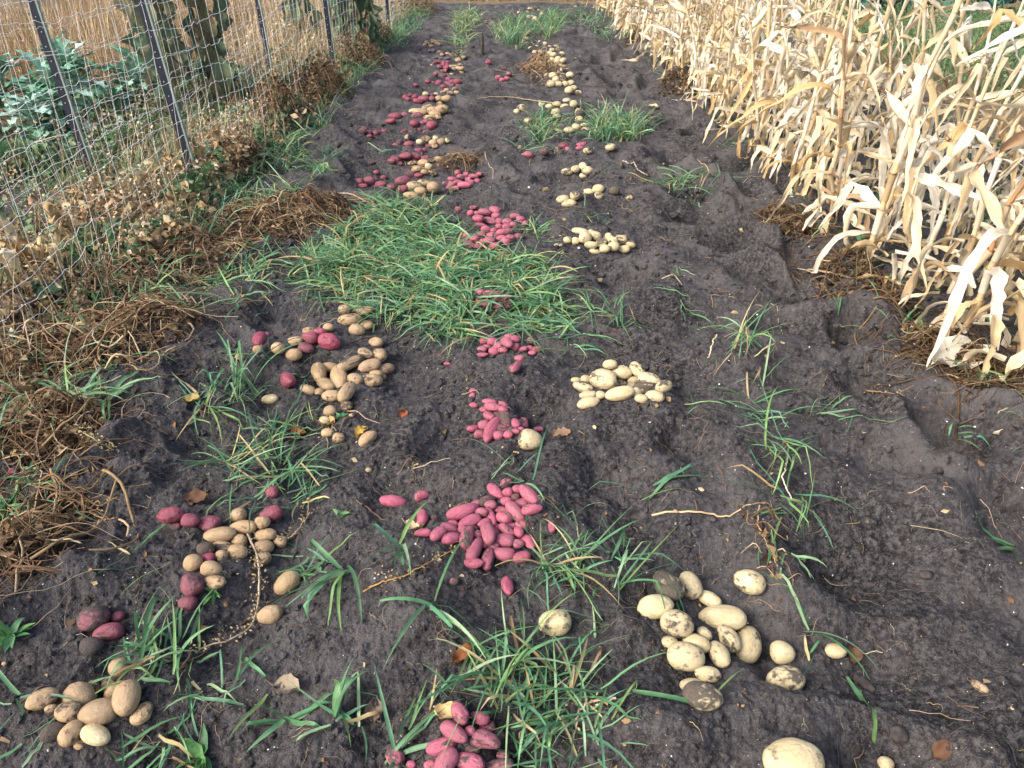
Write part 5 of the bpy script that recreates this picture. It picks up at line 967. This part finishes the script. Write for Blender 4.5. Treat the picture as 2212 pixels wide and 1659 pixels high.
roots(5200, "fine pale rootlets and straw bits over the dug soil", [(.20, .16, .13), (.12, .095, .08), (.30, .24, .18), (.08, .06, .05)], .0004, .0011, .02, .10)
roots(420, "thicker tan root and stem pieces over the dug soil", [(.34, .25, .16), (.22, .15, .10), (.45, .36, .25)], .0009, .0022, .05, .18)
P_, t_ = scatter(900, .9); A = Acc(); P_[:, 2] += .006
crumbs(A, P_, (.008 + .022 * rng.random(len(P_)) ** 3) * np.clip(t_ / 2.5, .8, 2), palette([(.20, .11, .06), (.30, .20, .11), (.13, .075, .045), (.42, .33, .2)], len(P_), .25), .25)
obj("leaf_crumbs", A.mesh("leaf_crumbs", M_DRY), kind="stuff", label="crumbled brown leaf bits scattered over the soil", cat="leaf litter")
def fallen(label, px, py, size, col, rot):
    c, _ = hit([px], [py]); s, k = 9, 7; t = np.linspace(0, 1, s); u = np.linspace(-1, 1, k); prof = np.sin(np.clip(t * .96 + .03, 0, 1) * PI) ** .65; r = np.random.default_rng(int(px * 7 + py))
    X = (t[:, None] - .5) * size * np.ones(k); Y = prof[:, None] * u[None] * size * .36; Z = .22 * size * np.abs(u)[None] ** 1.5 * (1 + .5 * r.normal(size=(s, 1)) * .5) + .10 * size * np.sin(t[:, None] * 4 + r.random() * 6) + .045 * size * r.normal(size=(s, k))
    V = np.stack([X, Y, Z - Z.min() + .002], -1).reshape(-1, 3); A = Acc(); A.add(V, grid_faces(1, s, k), C=np.array(col))
    q = np.linspace(0, 1, 5); tubes(A, np.stack([-size * (.48 + .35 * q), .06 * size * q ** 2, .01 + .01 * q], 1)[None], .0011, np.array(col) * .7)
    o = obj("fallen_leaf", A.mesh("fallen_leaf", M_DRY), None, label, "leaf", "fallen leaves on the soil", loc=c[0]); o.rotation_euler = (r.normal() * .12, r.normal() * .12, math.radians(rot))
for a in [("orange-brown round leaf in the grass left of the lone yellow potato", 1000, 1424, .055, (.22, .09, .04), 40), ("round yellow leaf standing behind the kidney-shaped tan potato", 783, 938, .06, (.62, .40, .10), 60), ("yellow leaf curled on the soil beside the left grass band", 412, 870, .06, (.44, .34, .13), 20),
          ("brown curled leaf pair left of the red and tan cluster", 428, 1083, .075, (.15, .085, .055), 10), ("reddish brown leaf bit below the three tiny pink potatoes", 870, 900, .05, (.26, .08, .04), 80), ("pale folded leaf at the left foot of the big pink heap", 890, 1142, .05, (.64, .48, .30), -30),
          ("yellowish leaf on top of the lower pink heap", 968, 1550, .065, (.60, .45, .22), 170), ("pale curled leaf alone on the bottom left soil", 620, 1495, .07, (.30, .25, .19), -15), ("grey dead leaf curl left of the lower pink heap", 810, 1540, .06, (.20, .15, .12), 95),
          ("brown leaf touching the small round yellow potato at right", 1840, 1420, .055, (.17, .10, .06), 70), ("crinkled russet leaf at the tail of the left tan potatoes", 645, 940, .06, (.30, .14, .06), 10), ("brown leaf scrap on the soil right of the upright pink heap", 1215, 945, .07, (.32, .20, .13), 25),
          ("tan crumpled leaf at the foot of the curved tan row", 708, 920, .07, (.40, .28, .13), -20), ("small brown leaf on the bottom edge at right", 2030, 1625, .05, (.12, .065, .04), 30), ("straw-coloured strip of corn leaf on the trench edge", 1410, 235, .10, (.50, .42, .28), -25), ("bleached grey-white crumpled corn leaf at the right corn edge", 2060, 790, .26, (.72, .68, .56), 15)]: fallen(*a)
def dried_weed(label, pts, r, col, seedheads=0, lift=.012):
    q = np.array(pts, float); c, _ = hit(q[:, 0], q[:, 1]); c[:, 2] += lift; t = np.linspace(0, len(c) - 1, 26); P = np.stack([np.interp(t, np.arange(len(c)), c[:, i]) for i in range(3)], 1); P += .004 * np.cumsum(rng.normal(size=P.shape), 0) * .5
    P[:, 2] = np.maximum(P[:, 2], H(P[:, 0], P[:, 1]) + .004); o = P[0].copy(); A = Acc(); tubes(A, (P - o)[None], (r * np.linspace(1.1, .6, 26))[None], np.array(col), 6)
    root = obj("dried_weed", A.mesh("dried_weed", M_STALK), None, label, "stem", "dead weed stems lying on the soil", loc=o)
    if seedheads:
        K = Acc(); i = rng.integers(2, 26, seedheads); pts_ = P[i] - o + rng.normal(size=(seedheads, 3)) * np.array([.014, .014, .010]); pts_[:, 2] += .008
        crumbs(K, pts_, .009, palette([(.40, .30, .17), (.30, .22, .12), (.46, .38, .24)], seedheads, .2)); obj("seed_head", K.mesh("seed_head", M_DRY), root, kind="stuff")
dried_weed("tall pale dead weed stem curving down beside the lone tan potatoes", [(527, 1150), (548, 1200), (556, 1250), (553, 1310), (535, 1355), (490, 1385), (430, 1400)],   .0032, (.50, .40, .28), 160)
dried_weed("orange seedy weed stem leading to the big pink heap", [(785, 1285), (850, 1265), (905, 1238), (970, 1203)], .002, (.42, .25, .08), 60)
dried_weed("thin tan seedy stalk between the left cluster and the pink heap", [(600, 1180), (640, 1160), (670, 1120), (672, 1095)], .002, (.40, .32, .20), 50)
dried_weed("pale jointed dead stalk across the right middle soil", [(1405, 1120), (1480, 1112), (1535, 1120), (1568, 1130), (1600, 1108), (1645, 1102)], .0032, (.52, .38, .22), 0)
dried_weed("dead stalk running down the right soil strip from the jointed one", [(1642, 1098), (1640, 1140), (1652, 1180), (1668, 1230)], .0018, (.48, .34, .20), 14)
dried_weed("white dead stalk in the thin grass of the right strip", [(1700, 990), (1690, 1040), (1712, 1085)], .003, (.66, .56, .42), 0)
dried_weed("bent brown stem with dried leaf at the lower right grass", [(1330, 1515), (1270, 1520), (1250, 1545), (1240, 1600)], .003, (.38, .29, .22), 26)
dried_weed("pale stalk upright in the right grass tufts", [(1545, 735), (1540, 765), (1530, 790)], .003, (.66, .55, .36), 0, .03)
dried_weed("short brown stick on the trench soil below the corn edge", [(1870, 850), (1900, 858), (1950, 868)], .003, (.30, .18, .10), 10)
dried_weed("sage-green seedy weed lying below the left vine heaps", [(115, 905), (165, 925), (215, 955), (262, 972)], .0028, (.30, .30, .15), 190)
dried_weed("upright tan seed stalk at the left soil above the footprint", [(170, 1070), (190, 1090), (200, 1115), (250, 1125)], .0026, (.44, .29, .12), 70)
dried_weed("thin straw stem over the soil beyond the large reds", [(1195, 225), (1120, 215), (1060, 212), (1005, 222)], .004, (.36, .28, .16), 0)
dried_weed("pale straw stem right of the thin grass beyond centre", [(1345, 350), (1390, 378), (1400, 384)], .004, (.42, .36, .28), 0)
def clod(label, px, py, sx, sy, sz, rz):
    c, _ = hit([px], [py]); I = ICO2; V = I[0] * (1 + .22 * noise3(I[0], 1.7, int(px))[:, None] + .08 * noise3(I[0], 5, int(px) + 3)[:, None]) * np.array([sx, sy, sz]); o = obj("soil_clod", mesh("soil_clod", V, I[1], M_CLOD), None, label, "clod", "big soil clods", loc=(c[0][0], c[0][1], c[0][2] + sz * .5)); o.rotation_euler = (0, 0, rz)
for a in [("elongated dark soil clod right of the dented yellow potato", 1865, 1480, .032, .014, .012, -.9), ("rounded soil clod on the right edge of the footprint hollow", 2000, 1245, .02, .016, .012, .2), ("soil clod on the ridge right of the footprint", 2025, 1020, .022, .016, .012, .5),
          ("small soil clod at the left of the middle soil hollow", 1015, 810, .016, .014, .012, 0), ("dark clod sitting among the far yellow potatoes", 1290, 155, .09, .07, .045, .3), ("soil clod at the bottom right of the open soil", 1940, 1590, .022, .02, .014, .4)]: clod(*a)
